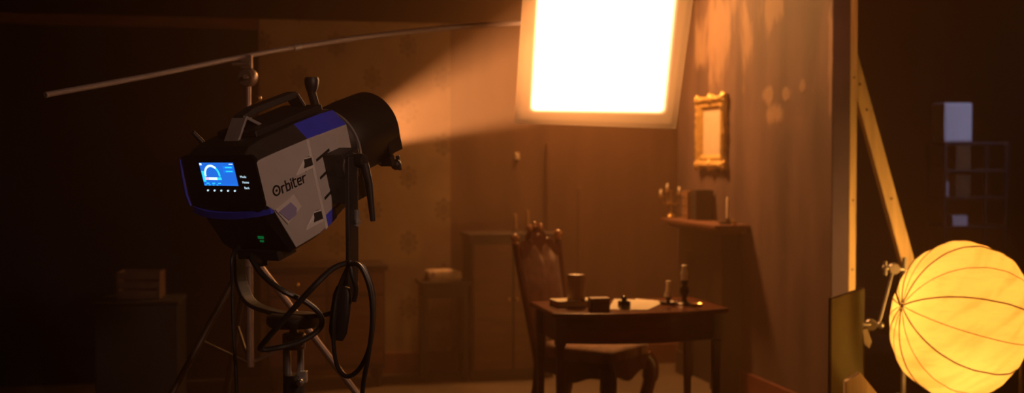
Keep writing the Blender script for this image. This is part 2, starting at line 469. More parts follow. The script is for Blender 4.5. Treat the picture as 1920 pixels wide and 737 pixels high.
sq(SX0 + .002, SX0 + .013, SU0 + .012, SU0 + .045, .0016, 2)
sq(SX0 + .001, SX0 + .010, SU1 - .008, SU1 - .002, .0016, 3)
sq(SX1 - .018, SX1 - .003, SU1 - .006, SU1 - .0035, .0016, 3)
for k, u in enumerate((.0855, .0735)):
    sq(SX1 - .046, SX1 - .004, u - .0045, u + .0045, .0014, 1)
    sq(SX1 - .036, SX1 - .009, u - .0015, u + .0015, .0018, 2)
sq(SX0 + .002, SX1 - .002, SU0 + .004, SU0 + .0052, .0016, 1)
for k in range(3): sq(SX0 + .012 + k * .024, SX0 + .024 + k * .024, SU0 + .006, SU0 + .009, .0018, 2)
for k in range(4): sq(SX0 + .004 + k * .016, SX0 + .011 + k * .016, SU0 + .001, SU0 + .003, .0018, 2)
gx, gu, n = -.031, .0615, 18
for k in range(n):
    a0, a1 = PI * (1.04 - 1.08 * k / n), PI * (1.04 - 1.08 * (k + 1) / n)
    pl = [(gx + r * math.cos(a), gu + r * math.sin(a)) for r, a in ((.0255, a0), (.0325, a0), (.0325, a1), (.0255, a1))]
    prism(bm, pl, lambda x, u: T(x, RS - .002, u), lambda x, u: T(x, RS - .0016, u), 3 if k < 13 else 2)
for k in range(8): sq(gx - .034 + k * .0085, gx - .034 + (k + 1) * .0085, .047, .0555, .002, 4 if k < 2 else 3 if k < 6 else 2)
obj('screen', bm, ['screenblue', 'screenpanel', 'screencyan', 'screenwhite', 'screenpink'], panel, label='lit blue screen with a white gauge arc')
for k in range(5):
    bm = NB(); c = T(-.066 + k * .0277, RS - .002, .0145)
    lathe(bm, [(.0, -.002), (.0028, -.002), (.0028, .001), (.0, .0016)], c, 12, axis=-AX)
    obj('button', bm, 'legend', panel, True)

def text_mesh(txt, h):
    cu = bpy.data.curves.new('t', 'FONT'); cu.body = txt; cu.size = h; cu.extrude = .0002
    o = bpy.data.objects.new('t', cu); COL.objects.link(o)
    dg = bpy.context.evaluated_depsgraph_get(); me = bpy.data.meshes.new_from_object(o.evaluated_get(dg))
    b = NB(); b.from_mesh(me); bpy.data.objects.remove(o); bpy.data.curves.remove(cu); bpy.data.meshes.remove(me); return b
for txt, x, u in (('Mode', .079, .054), ('Home', .083, .0375), ('Back', .086, .0205)):
    bm = text_mesh(txt, .0105)
    for v in bm.verts: v.co = T(x + v.co.x, RS - .0012 - v.co.z, u + v.co.y)
    obj('key_legend', bm, 'legend', panel)

# side lettering: strokes in (s, u)
bm = NB(); XS = .1534
def stroke(pts, w=.0046, closed=False):
    pts = [V((a, b, 0)) for a, b in pts]
    if closed: pts = pts + [pts[0]]
    for a, b in zip(pts[:-1], pts[1:]):
        d = (b - a).normalized(); nn = V((-d.y, d.x, 0)) * w / 2; ex = d * w * .35
        q = [a - ex - nn, b + ex - nn, b + ex + nn, a - ex + nn]
        prism(bm, [(p.x, p.y) for p in q], lambda s, u: T(XS, s, u), lambda s, u: T(XS + .0012, s, u))
def arcp(cx, cu, r, a0, a1, n=14): return [(cx + r * math.cos(math.radians(a0 + (a1 - a0) * k / n)), cu + r * math.sin(math.radians(a0 + (a1 - a0) * k / n))) for k in range(n + 1)]
s0 = -.238
u0 = -.016
stroke(arcp(s0 + .016, u0 + .0145, .0135, 0, 360, 22))
stroke([(s0 + .0145, u0 + .0145), (s0 + .0175, u0 + .0145)], .006)
x = s0 + .038
stroke([(x, u0), (x, u0 + .019)]); stroke([(x, u0 + .014), (x + .004, u0 + .019), (x + .012, u0 + .019)])            # r
x += .019
stroke([(x, u0 + .030), (x, u0), (x + .012, u0), (x + .015, u0 + .004), (x + .015, u0 + .015), (x + .012, u0 + .019), (x + .002, u0 + .019)])   # b
x += .0235
stroke([(x, u0), (x, u0 + .019)]); stroke([(x, u0 + .025), (x, u0 + .028)])                                   # i
x += .010
stroke([(x, u0 + .028), (x, u0 + .003), (x + .003, u0), (x + .009, u0)]); stroke([(x - .004, u0 + .0215), (x + .010, u0 + .0215)])                     # t
x += .017
stroke([(x + .014, u0), (x + .003, u0), (x, u0 + .004), (x, u0 + .016), (x + .003, u0 + .019), (x + .014, u0 + .019), (x + .014, u0 + .010), (x + .002, u0 + .010)])   # e
x += .0225
stroke([(x, u0), (x, u0 + .019)]); stroke([(x, u0 + .014), (x + .004, u0 + .019), (x + .013, u0 + .019)])            # r
stroke(arcp(x + .018, u0 + .031, .0022, 0, 360, 10), .0022)
obj('lettering', bm, 'black', lamp, label='black Orbiter lettering')

# the seam between rear and front shells, latch and scoops, cooling slots
def side_prism(poly, x0, x1, m, name, bevel=.0015, label=None):
    b = NB(); prism(b, poly, lambda s, u: T(x1, s, u), lambda s, u: T(x0, s, u)); return obj(name, b, m, lamp, bevel=bevel, label=label)
side_prism([(-.060, .100), (-.048, .100), (-.048, -.178), (-.060, -.182)], .150, .1555, 'silver2', 'shell_seam')
lt = side_prism([(-.247, -.052), (-.160, -.034), (-.140, -.078), (-.210, -.110)], .150, .158, 'silver2', 'latch')
b = NB(); prism(b, [(-.238, -.062), (-.182, -.051), (-.164, -.075), (-.172, -.094), (-.205, -.100)], lambda s, u: T(.160, s, u), lambda s, u: T(.155, s, u))
obj('latch_button', b, 'lilac', lt, bevel=.001, label='grey-blue latch button')
def scoop(sa, ua, L, H):
    b = NB()
    P = lambda x, s, u: b.verts.new(T(x, s, u))
    A, B, Cc, Dd = P(.151, sa, ua), P(.151, sa + L, ua + .006), P(.151, sa + L, ua + H), P(.151, sa + L * .72, ua + H)
    Bo, Co = P(.166, sa + L, ua + .006), P(.163, sa + L, ua + H)
    f = b.faces.new((A, Bo, Co, Dd)); f.material_index = 0
    f = b.faces.new((A, B, Bo)); f.material_index = 0
    f = b.faces.new((B, Cc, Co, Bo)); f.material_index = 1
    f = b.faces.new((Dd, Co, Cc)); f.material_index = 1
    f = b.faces.new((A, Dd, Cc, B)); f.material_index = 0
    # pale ramp and black mouth put the recess's light and shade into colour
    prism(b, [(sa + L * .55, ua + H * .35), (sa + L * .97, ua + H * .35), (sa + L * .97, ua + H * .93), (sa + L * .72, ua + H * .93)], lambda s, u: T(.151 + .0155 * (s - sa) / L + .001, s, u), lambda s, u: T(.151, s, u), 1)
    obj('vent_scoop', b, ['silver2', 'black'], lamp)
scoop(-.140, .012, .076, .040)
scoop(-.150, -.155, .078, .042)
for (sa, ua, sb, ub) in ((-.035, .026, .03, .040), (-.035, -.030, .03, -.012), (-.035, -.095, .075, -.060), (.0, -.140, .105, -.098)):
    side_prism([(sa, ua), (sb, ub), (sb, ub + .008), (sa, ua + .008)], .150, .1545, 'black', 'cooling_slot', .0)
side_prism([(-.045, -.177), (.0, -.164), (.0, -.128), (-.045, -.140)], .150, .1546, 'blue', 'blue_corner', label='blue corner panel')
# top handle with its triangular rear bracket
bm = NB()
bar(bm, [T(0, -.155, .196), T(0, -.10, .207), T(0, .085, .207)], .045, .020, RX)
hd = obj('handle', bm, 'darkgrey', lamp, bevel=.004, label='dark carrying handle')
bm = NB()
bar(bm, [T(0, -.150, .200), T(0, -.205, .140)], .060, .008, RX); bar(bm, [T(0, -.152, .200), T(0, -.085, .150)], .060, .010, RX)
obj('handle_bracket', bm, 'grey', hd, bevel=.002)
bm = NB(); bar(bm, [T(0, .080, .210), T(0, .108, .150)], .055, .010, RX); obj('handle_bracket', bm, 'darkgrey', hd, bevel=.002)
bm = NB(); lathe(bm, [(.0, 0), (.014, 0), (.016, .01), (.016, .05), (.013, .06), (0, .06)], T(-.03, -.148, .165), 16, axis=RX); obj('handle_knob', bm, 'blackgloss', hd, True)
bm = NB(); box(bm, T(.0, -.03, .155), (.16, .30, .02), TM); obj('top_plate', bm, 'black', lamp, bevel=.004)
bm = NB(); tube(bm, [T(-.115, -.205, .13), T(-.120, -.212, .15), T(-.128, -.226, .178)], [.009, .008, .007]); obj('antenna', bm, 'rubber', lamp, True)
# connectors below the chin
bm = NB(); box(bm, T(.0, -.17, -.215), (.17, .08, .03), TM); lathe(bm, [(0, 0), (.018, 0), (.018, .035), (0, .035)], T(-.01, -.185, -.255), 14, axis=UPL)
obj('connector_panel', bm, 'black', lamp, bevel=.003)
bm = NB(); box(bm, T(.045, -.222, -.150), (.022, .003, .008), TM); box(bm, T(.038, -.214, -.165), (.014, .003, .006), TM); obj('indicator_light', bm, 'green', lamp, label='green indicator light')

# yoke: upright, in the lamp's yawed frame
YW = .238
bm = NB()
pts = [(YW, .02, .02), (YW, .02, -.15), (YW - .005, .02, -.285)]
pts = smooth_path([(YW, .02, .03), (YW, .02, -.14), (YW, .02, -.30), (YW - .012, .02, -.385), (YW - .07, .02, -.445), (0, .02, -.465), (-YW + .07, .02, -.445), (-YW + .012, .02, -.385), (-YW, .02, -.30), (-YW, .02, -.14), (-YW, .02, .03)], 6)
bar(bm, pts, .046, .014, V((0, 1, 0)))
yk = obj('yoke', bm, 'black', lamp, bevel=.003, label='black U-shaped yoke')
bm = NB(); lathe(bm, [(0, 0), (.075, 0), (.085, .012), (.085, .03), (.07, .04), (0, .04)], (0, .02, -.50), 28); obj('yoke_base', bm, 'black', yk, True)
bm = NB(); box(bm, T(.192, .035, -.040), (.076, .080, .155), TM); lathe(bm, [(0, 0), (.045, 0), (.045, .03), (.04, .034), (0, .034)], T(.20, .03, -.01), 24, axis=RX)
obj('tilt_block', bm, 'black', lamp, bevel=.004, label='black tilt pivot block')
bm = NB(); lathe(bm, [(0, 0), (.045, 0), (.045, .06), (0, .06)], T(-.21, .02, -.01), 24, axis=RX); obj('tilt_block', bm, 'black', lamp, bevel=.004)
bm = NB()
lathe(bm, [(0, 0), (.020, 0), (.022, .012), (.018, .03), (0, .032)], T(.240, .045, .005), 18, axis=RX)
tube(bm, [V((.266, .045, .010)), V((.272, .060, -.05)), V((.274, .075, -.165))], [.014, .012, .008], 12)
obj('tilt_lever', bm, 'black', lamp, True, label='black tilt lock lever')
bm = NB(); box(bm, (YW + .012, .03, -.155), (.010, .014, .05)); box(bm, (YW + .016, .03, -.165), (.006, .02, .012)); obj('cable_clip', bm, 'chrome', lamp, bevel=.001)

# gobo spot inside the barrel (light made below, once the target is known)
def lamp_world(x, s, u): return LW @ T(x, s, u)

# ------------------------------------------------------------------ lamp stand
base = LW @ V((0, .02, -.50))
stand = thing('lamp_stand', 'steel tripod stand with double riser carrying the spotlight', 'light stand', (base.x, base.y, 0), YAW * 0)
H = base.z
bm = NB(); tube(bm, [(0, 0, H - .03), (0, 0, H + .015)], .014)
lathe(bm, [(0, -.05), (.034, -.05), (.036, -.045), (.036, -.005), (.03, 0), (0, 0)], (0, 0, H - .02), 20); obj('spigot_receiver', bm, 'dullsteel', stand, True)
bm = NB(); tube(bm, [(-.022, 0, .55), (-.022, 0, H - .05)], .013, 14); obj('riser', bm, 'chrome', stand, True)
bm = NB(); tube(bm, [(.020, 0, .55), (.020, 0, H - .05)], .011, 14); obj('riser', bm, 'chrome', stand, True)
bm = NB(); tube(bm, [(0, 0, .12), (0, 0, .80)], .024, 16); obj('lower_tube', bm, 'dullsteel', stand, True)
for z, r in ((.80, .034), (.56, .04)):
    bm = NB(); lathe(bm, [(0, -.03), (r, -.03), (r, .03), (0, .03)], (0, 0, z), 18); obj('collar', bm, 'darkgrey', stand, True)
bm = NB(); box(bm, (.028, -.012, H - .155), (.03, .03, .035)); tube(bm, [(.028, -.012, H - .16), (.028, -.055, H - .165)], .006); ball(bm, (.028, -.06, H - .165), .012); obj('lock_screw', bm, 'chrome', stand, bevel=.002)
bm = NB(); tube(bm, [(.0, -.03, H - .045), (.03, -.055, H - .045)], .006); ball(bm, (.032, -.058, H - .045), .010); obj('lock_screw', bm, 'chrome', stand, True)
for k in range(3):
    a = math.radians(30 + 120 * k); c, s_ = math.cos(a), math.sin(a)
    bm = NB(); tube(bm, [(.03 * c, .03 * s_, .56), (.48 * c, .48 * s_, .012)], .011); tube(bm, [(.02 * c, .02 * s_, .14), (.26 * c, .26 * s_, .28)], .007)
    obj('leg', bm, 'dullsteel', stand, True)

# ------------------------------------------------------------------ cables
def cable(name, label, pts, r, m='rubber', cat='cable'):
    bm = NB(); tube(bm, smooth_path(pts, 10), r, 8); return tag(obj(name, bm, m, None, True), label, cat)
yb = 3.52
arm = LW @ V((YW + .02, 0, -.26))
cable('power_cable', 'black power cable sweeping from under the spotlight to the yoke base', [lamp_world(-.01, -.185, -.25), at(470, 480, 3.52), at(492, 515, 3.48), at(530, 545, 3.46), at(575, 567, 3.48), at(601, 592, 3.5), at(600, 615, 3.52), at(570, 637, 3.5), at(530, 650, 3.46), at(490, 655, 3.44), at(497, 640, 3.40), at(545, 585, 3.38), at(590, 535, 3.38), at(625, 503, 3.42), at(655, 492, 3.46)], .0085)
loop = [at(655, 492, 3.45), at(680, 500, 3.45), at(697, 540, 3.45), at(701, 590, 3.45), at(693, 650, 3.45), at(675, 690, 3.45), at(652, 706, 3.45), at(634, 690, 3.46), at(626, 650, 3.46), at(626, 600, 3.46), at(633, 550, 3.47), at(648, 510, 3.46), at(660, 494, 3.43), at(678, 503, 3.42), at(694, 545, 3.42), at(698, 600, 3.42), at(692, 660, 3.42), at(682, 715, 3.42), at(677, 770, 3.42), at(672, 850, 3.45), at(668, 1000, 3.5), onz(664, 1215, .012)]
cable('coiled_cable', 'thin black cable looped over the yoke arm and dropping to the floor', loop, .0068)
cable('signal_cable', 'straight thin black cable hanging down left of the lamp stand', [lamp_world(-.115, -.12, -.20), at(437, 478, 3.58), at(436, 540, 3.58), at(438, 620, 3.57), at(444, 737, 3.56), at(447, 900, 3.55), onz(449, 1180, .012)], .006)
cable('strap_cable', 'short black strap of gathered cable ends hanging below the yoke arm', [at(656, 488, 3.44), at(660, 515, 3.44), at(668, 540, 3.45), at(664, 565, 3.46)], .007)
# flat power adaptor hanging in the loop
bm = NB(); c = at(638, 585, 3.49)
lathe(bm, [(.0, -.085), (.020, -.083), (.030, -.06), (.032, 0), (.030, .05), (.022, .075), (.0, .08)], (0, 0, 0), 16)
for v in bm.verts: v.co.y *= .5
tube(bm, smooth_path([(.0, 0, .075), (.008, -.01, .11), (.02, -.02, .14)], 5), .005, 8)
o = tag(obj('power_adaptor', bm, 'rubber', None, True), 'flat dark power adaptor hanging inside the cable loop', 'adaptor')
o.location = c; o.rotation_euler = (0, math.radians(8), math.radians(-20))

MT['stand_steel'] = mat('warm_dull_steel', (.26, .18, .14), .42, .5, .1, 40)
# ------------------------------------------------------------------ boom stand and boom
Yb = 4.6
bt = at(465, 138, Yb)
bs = thing('boom_stand', 'steel tripod stand behind the spotlight carrying the long boom', 'stand', (bt.x, bt.y, 0))
ztop = bt.z
bm = NB(); tube(bm, [(0, 0, 1.0), (0, 0, ztop - .03)], .012, 14); obj('riser', bm, 'stand_steel', bs, True)
bm = NB(); tube(bm, [(0, 0, .70), (0, 0, 1.35)], .015, 14); obj('centre_column', bm, 'stand_steel', bs, True)
bm = NB()
lathe(bm, [(0, -.022), (.030, -.022), (.036, -.014), (.036, .014), (.030, .022), (0, .022)], (0, 0, ztop - .015), 24, axis=V((.35, 1, .1)))
tube(bm, [(0, -.05, ztop - .015), (0, .05, ztop - .015)], .009); box(bm, (-.004, .0, ztop + .045), (.040, .035, .05)); tube(bm, [(-.055, -.02, ztop + .035), (.01, -.02, ztop + .035)], .008)
obj('grip_head', bm, 'stand_steel', bs, True)
bm = NB(); tube(bm, [(.012, -.005, ztop - .13), (.045, -.03, ztop - .10)], .007); ball(bm, (.047, -.03, ztop - .096), .012); obj('lock_knob', bm, 'brass', bs, True)
bm = NB(); lathe(bm, [(0, -.03), (.028, -.03), (.03, .03), (0, .03)], (0, 0, 1.12), 16); obj('leg_collar', bm, 'stand_steel', bs, True)
for ang in (-6, 236, 114):
    a = math.radians(ang); c_, s_ = math.cos(a), math.sin(a)
    bm = NB(); tube(bm, [(.02 * c_, .02 * s_, 1.12), (.88 * c_, .88 * s_, .015)], .013, 10); tube(bm, [(.015 * c_, .015 * s_, .72), (.24 * c_, .24 * s_, .83)], .006, 8)
    obj('leg', bm, 'stand_steel' if ang == -6 else 'iron', bs, True)  # shade put into the colour: dim legs darker than the lit right one
bend = [at(85, 178, 3.86), at(275, 143, 4.2), at(462, 105, Yb), at(560, 88, 4.83), at(700, 67, 5.12), at(850, 51, 5.33), at(985, 42.5, 5.52)]
bm = NB(); tube(bm, smooth_path(bend, 8), [.010] * 24 + [.0115] * 25, 12)
boom = tag(obj('boom_pole', bm, 'alu', None, True), 'long thin grey boom pole reaching from far left to the glowing panel', 'boom')
bm = NB(); pj = at(556, 88.5, 4.82); pd = (at(600, 81.5, 4.92) - pj).normalized()
lathe(bm, [(.0, -.02), (.014, -.018), (.014, .018), (0, .02)], pj, 14, axis=pd); obj('boom_joint', bm, 'dullsteel', boom, True)

# ------------------------------------------------------------------ diffusion panel in its frame
BL, BR = at(963, 232, 5.50), at(1268, 243, 5.60)
TL, TR = at(984, -80, 5.32), at(1311, -80, 5.42)
bc = (BL + BR + TL + TR) / 4
e1 = ((BR - BL) + (TR - TL)).normalized(); e2 = ((TL - BL) + (TR - BR)); e2 = (e2 - e1 * e2.dot(e1)).normalized(); e3 = e1.cross(e2)   # e3 towards the camera
if e3.y > 0: e3 = -e3
def bl(p): q = p - bc; return q.dot(e1), q.dot(e2)
diff = bpy.data.materials.new('diffusion_cloth'); diff.use_nodes = True
nt = diff.node_tree; nt.nodes.clear()
o_ = nt.nodes.new('ShaderNodeOutputMaterial'); mx = nt.nodes.new('ShaderNodeMixShader'); d1 = nt.nodes.new('ShaderNodeBsdfDiffuse'); d2 = nt.nodes.new('ShaderNodeBsdfTranslucent')
d1.inputs['Color'].default_value = (.86, .84, .80, 1); d2.inputs['Color'].default_value = (.80, .78, .74, 1); mx.inputs['Fac'].default_value = .45
nt.links.new(d1.outputs[0], mx.inputs[1]); nt.links.new(d2.outputs[0], mx.inputs[2]); nt.links.new(mx.outputs[0], o_.inputs['Surface'])
MT['diffusion'] = diff
dp = thing('diffusion_panel', 'large white square panel glowing where the spotlight beam strikes it', 'light panel', bc)
bm = NB(); cs = [bl(p) for p in (BL, BR, TR, TL)]
W3 = lambda a, b, c: e1 * a + e2 * b + e3 * c
shr = lambda p, k: (p[0] * k, p[1] * k)
prism(bm, [shr(p, .995) for p in cs], lambda a, b: W3(a, b, 0), lambda a, b: W3(a, b, -.003)); obj('cloth', bm, 'diffusion', dp)
for i in range(4):
    bm = NB(); a, b = cs[i], cs[(i + 1) % 4]
    tube(bm, [W3(a[0] * .955, a[1] * .955, -.017), W3(b[0] * .955, b[1] * .955, -.017)], .0125, 4); obj('frame_tube', bm, 'alu', dp)
bm = NB(); be = bend[-1] - bc; box(bm, W3(be.dot(e1), be.dot(e2), -.045), (.06, .04, .05)); obj('boom_clamp', bm, 'dullsteel', dp, bevel=.003)

# patch corners on the cloth -> directions seen from the light source
def hitboard(px, py):
    d = ray(px, py); t = (bc - CAM).dot(e3) / d.dot(e3); return CAM + d * t
PC = [hitboard(*p) for p in ((1000, 204), (1241, 208), (1266, -38), (1014, -38))]
pc = sum(PC, V()) / 4
SRC = lamp_world(0, .045, .006)
dirn = (pc - SRC).normalized()
quat = dirn.to_track_quat('-Z', 'Y'); RM = quat.to_matrix()
def lightdir(p):
    q = RM.inverted() @ (p - SRC); return (q.x / -q.z, q.y / -q.z)
LQ = [lightdir(p) for p in PC]
ld = bpy.data.lights.new('spotlight_beam', 'SPOT'); lo = bpy.data.objects.new('spotlight_beam', ld); COL.objects.link(lo)
lo.location = SRC; lo.rotation_euler = quat.to_euler()
ld.spot_size = math.radians(36); ld.spot_blend = .6; ld.shadow_soft_size = .012; ld.energy = 7800
WARM = (1.0, .36, .09)
ld.color = (1, 1, 1)
ld.use_nodes = True
nt = ld.node_tree; N = nt.nodes.new; L = nt.links.new
em = [n for n in nt.nodes if n.type == 'EMISSION'][0]
tc = N('ShaderNodeTexCoord'); sp = N('ShaderNodeSeparateXYZ'); L(tc.outputs['Normal'], sp.inputs['Vector'])
def mth(op, a, b=None, c=None, clamp=False):
    n_ = N('ShaderNodeMath'); n_.operation = op; n_.use_clamp = clamp
    for i, v in enumerate((a, b, c)):
        if v is None: continue
        if isinstance(v, (int, float)): n_.inputs[i].default_value = v
        else: L(v, n_.inputs[i])
    return n_.outputs['Value']
az = mth('ABSOLUTE', sp.outputs['Z'])
sgn = mth('SIGN', sp.outputs['Z'])
# local direction of travel is -Z; ratio q/(-qz) keeps its sign whichever way the normal points
gx_ = mth('DIVIDE', sp.outputs['X'], mth('MULTIPLY', sp.outputs['Z'], -1)); gy_ = mth('DIVIDE', sp.outputs['Y'], mth('MULTIPLY', sp.outputs['Z'], -1))
mask = None
cen = (sum(p[0] for p in LQ) / 4, sum(p[1] for p in LQ) / 4)
for i in range(4):
    a, b = LQ[i], LQ[(i + 1) % 4]
    nx, ny = -(b[1] - a[1]), b[0] - a[0]; l_ = math.hypot(nx, ny); nx /= l_; ny /= l_
    if (cen[0] - a[0]) * nx + (cen[1] - a[1]) * ny < 0: nx, ny = -nx, -ny
    dist = mth('SUBTRACT', mth('ADD', mth('MULTIPLY', gx_, nx), mth('MULTIPLY', gy_, ny)), a[0] * nx + a[1] * ny)
    mr = N('ShaderNodeMapRange'); mr.interpolation_type = 'SMOOTHERSTEP'; mr.inputs['From Min'].default_value = -.007; mr.inputs['From Max'].default_value = .007
    L(dist, mr.inputs['Value'])
    mask = mr.outputs['Result'] if mask is None else mth('MULTIPLY', mask, mr.outputs['Result'])
rad = mth('SQRT', mth('ADD', mth('MULTIPLY', gx_, gx_), mth('MULTIPLY', gy_, gy_)))
sp2 = N('ShaderNodeMapRange'); sp2.interpolation_type = 'SMOOTHSTEP'; sp2.inputs['From Min'].default_value = .12; sp2.inputs['From Max'].default_value = .26; sp2.inputs['To Min'].default_value = .058; sp2.inputs['To Max'].default_value = 0
L(rad, sp2.inputs['Value'])
L(mth('ADD', mask, sp2.outputs['Result']), em.inputs['Strength'])
cm_ = N('ShaderNodeMix'); cm_.data_type = 'RGBA'; L(mth('POWER', mask, .6), cm_.inputs['Factor'])
cm_.inputs['A'].default_value = (1.0, .30, .07, 1); cm_.inputs['B'].default_value = (1.0, .50, .235, 1)
L(cm_.outputs['Result'], em.inputs['Color'])

# ------------------------------------------------------------------ writing table
TC = V((.586, 6.10, 0)); TROT = math.atan2(E.y, E.x)
tb = thing('writing_table', 'mahogany writing table with bowed front apron and slim tapered legs', 'table', TC, TROT)
TH = .76
def bow(x, hw, y0, k): return y0 - k * (1 - (x / hw) ** 2)
bm = NB()
hw = .455
out = [(x, bow(x, hw, -.25, .10)) for x in [hw * (-1 + 2 * i / 16) for i in range(17)]] + [(hw, .24), (-hw, .24)]
prism(bm, out, lambda x, y: V((x, y, TH)), lambda x, y: V((x, y, TH - .024)))
obj('tabletop', bm, 'mahogany', tb, bevel=.006)
bm = NB(); hw2 = .41
fo = [(x, bow(x, hw2, -.215, .095)) for x in [hw2 * (-1 + 2 * i / 16) for i in range(17)]]
out = fo + [(hw2, .21), (-hw2, .21)]
prism(bm, out, lambda x, y: V((x, y, TH - .024)), lambda x, y: V((x, y, TH - .155)))
ap = obj('apron', bm, 'mahogany', tb, True)
bm = NB()
bar(bm, [V((x, y - .002, TH - .150)) for x, y in fo], .008, .004, V((0, 0, 1))); obj('apron_bead', bm, 'mahogany2', tb)
for sx in (-1, 1):
    for sy, yy in ((-1, -.205), (1, .19)):
        bm = NB(); x = sx * .405; h = .019
        quadstrip(bm, [[V((x + a * w, yy + b * w, z)) for a, b in ((-1, -1), (1, -1), (1, 1), (-1, 1))] for z, w in ((TH - .024, .024), (TH - .16, .024), (TH - .17, .020), (.06, .013), (.05, .017), (.02, .017), (0, .012))])
        obj('leg', bm, 'mahogany2', tb, bevel=.002)

def on_table(px, py, z=TH + .0): p = onz(px, py, z); p.z = z; return p

# book under the pillar candle
c = on_table(1076, 573)
bk = thing('book', 'closed old book lying on the table under the thick candle', 'book', c, math.radians(16))
bm = NB(); box(bm, (0, 0, .015), (.200, .130, .024)); obj('page_block', bm, 'pages', bk)
bm = NB(); box(bm, (0, 0, .0015), (.212, .142, .003)); box(bm, (0, 0, .0285), (.212, .142, .003)); box(bm, (0, .0705, .015), (.212, .003, .030)); obj('cover', bm, 'leather', bk, bevel=.001)
bm = NB(); box(bm, (-.045, .0, .0307), (.13, .135, .001)); box(bm, (.075, .02, .0307), (.06, .09, .001), M.Rotation(.2, 3, 'Z'))
o = obj('loose_sheets', bm, 'paper'); o.location = c; o.rotation_euler = (0, 0, math.radians(16)); tag(o, 'pale loose sheets lying on the old book beneath the thick candle', 'paper')
c2 = c + V((.012, .0, .0312))
pcd = thing('pillar_candle', 'thick brown pillar candle standing on the book on the table', 'candle', c2)
bm = NB(); lathe(bm, [(0, 0), (.044, 0), (.046, .004), (.046, .122), (.043, .127), (.036, .124), (.02, .119), (0, .118)], (0, 0, 0), 28); obj('wax', bm, 'waxbrown', pcd, True)
bm = NB(); tube(bm, [(0, 0, .115), (.001, 0, .126), (.004, .001, .132)], .0016, 6); obj('wick', bm, 'wick', pcd)
# small box
c = on_table(1124, 583)
bx = thing('trinket_box', 'small dark lidded box beside the thick candle on the table', 'box', c + V((0, .03, 0)), math.radians(10))
bm = NB(); box(bm, (0, 0, .024), (.095, .065, .048)); obj('body', bm, 'leather', bx, bevel=.003)
bm = NB(); box(bm, (0, 0, .0555), (.099, .069, .014)); obj('lid', bm, 'leather2', bx, bevel=.003)
bm = NB(); box(bm, (-.051, .0, .03), (.004, .05, .035)); obj('end_plate', bm, 'dullsteel', bx, bevel=.001)
# inkwell
c = on_table(1171, 579)
ik = thing('inkwell', 'dark square glass inkwell standing in front of the paper', 'inkwell', c + V((0, .02, 0)), math.radians(14))
bm = NB(); box(bm, (0, 0, .018), (.052, .052, .036)); obj('bottle', bm, 'inkglass', ik, bevel=.005)
bm = NB(); lathe(bm, [(0, .034), (.013, .034), (.012, .044), (.017, .046), (.017, .056), (.008, .062), (0, .063)], (0, 0, 0), 16); obj('stopper', bm, 'inkglass', ik, True)
# papers
for i, (quad, z, lab) in enumerate((([(1140, 580), (1204, 581.5), (1226, 563), (1152, 560.5)], TH, 'lower sheet of writing paper lying beneath another behind the inkwell'), ([(1182, 581), (1215, 581), (1248, 565.5), (1192, 560)], TH + .0015, 'upper sheet of bright writing paper lying nearest the candlesticks'))):
    bm = NB(); ps = [onz(a, b, z + .001) for a, b in quad]
    a = [bm.verts.new(p) for p in ps]; b = [bm.verts.new(p + V((0, 0, .0008))) for p in ps]
    bm.faces.new(a); bm.faces.new(b[::-1])
    for k in range(4): bm.faces.new((a[k], b[k], b[(k + 1) % 4], a[(k + 1) % 4]))
    tag(obj('writing_paper', bm, 'paper'), lab, 'paper', 'sheets of writing paper')
# candlesticks on the table
c = on_table(1253, 570)
cs1 = thing('chamber_candlestick', 'short candle in a dish-shaped holder on the table beside the paper', 'candlestick', c)
bm = NB(); lathe(bm, [(0, 0), (.030, 0), (.048, .010), (.046, .013), (.020, .006), (.012, .010), (.010, .022), (.018, .032), (.016, .040), (0, .040)], (0, 0, 0), 24); obj('holder', bm, 'iron', cs1, True)
bm = NB(); tube(bm, [V((.046 + .015 * math.cos(t), .0, .013 + .013 * math.sin(t))) for t in [2 * PI * k / 12 for k in range(13)]], .003, 6); obj('ring_handle', bm, 'brass', cs1, True)
bm = NB(); lathe(bm, [(0, .036), (.022, .038), (.021, .052), (.015, .062), (.013, .075), (.012, .112), (.013, .118), (.010, .121), (0, .119)], (0, 0, 0), 18); obj('candle', bm, 'wax', cs1, True)
bm = NB(); tube(bm, [(0, 0, .118), (.002, 0, .128)], .0015, 6); obj('wick', bm, 'wick', cs1)
c = on_table(1283, 571)
cs2 = thing('tall_candlestick', 'taller candlestick with a melted candle at the table\'s right end', 'candlestick', c)
bm = NB(); lathe(bm, [(0, 0), (.038, 0), (.038, .006), (.020, .014), (.012, .03), (.016, .05), (.026, .065), (.024, .085), (.013, .098), (.017, .115), (.021, .125), (0, .125)], (0, 0, 0), 24); obj('holder', bm, 'iron', cs2, True)
bm = NB(); lathe(bm, [(0, .12), (.019, .122), (.018, .150), (.021, .160), (.017, .170), (.014, .178), (.014, .196), (.015, .201), (.010, .204), (0, .201)], (0, 0, 0), 18); obj('candle', bm, 'wax', cs2, True)
bm = NB(); tube(bm, [(0, 0, .2), (-.002, 0, .21)], .0015, 6); obj('wick', bm, 'wick', cs2)
c = on_table(1306, 573)
bm = NB(); lathe(bm, [(0, 0), (.020, 0), (.032, .010), (.031, .012), (.018, .004), (0, .004)], (0, 0, 0), 20)
o = tag(obj('pin_dish', bm, 'brass', None, True), 'small shallow brass dish right of the taller candlestick on the table', 'dish'); o.location = c

# ------------------------------------------------------------------ chair
CF = math.atan2(-.53, .85)
ch = thing('carved_chair', 'carved high-backed chair with tapestry seat tucked under the table', 'chair', (.425, 6.545, 0), CF)
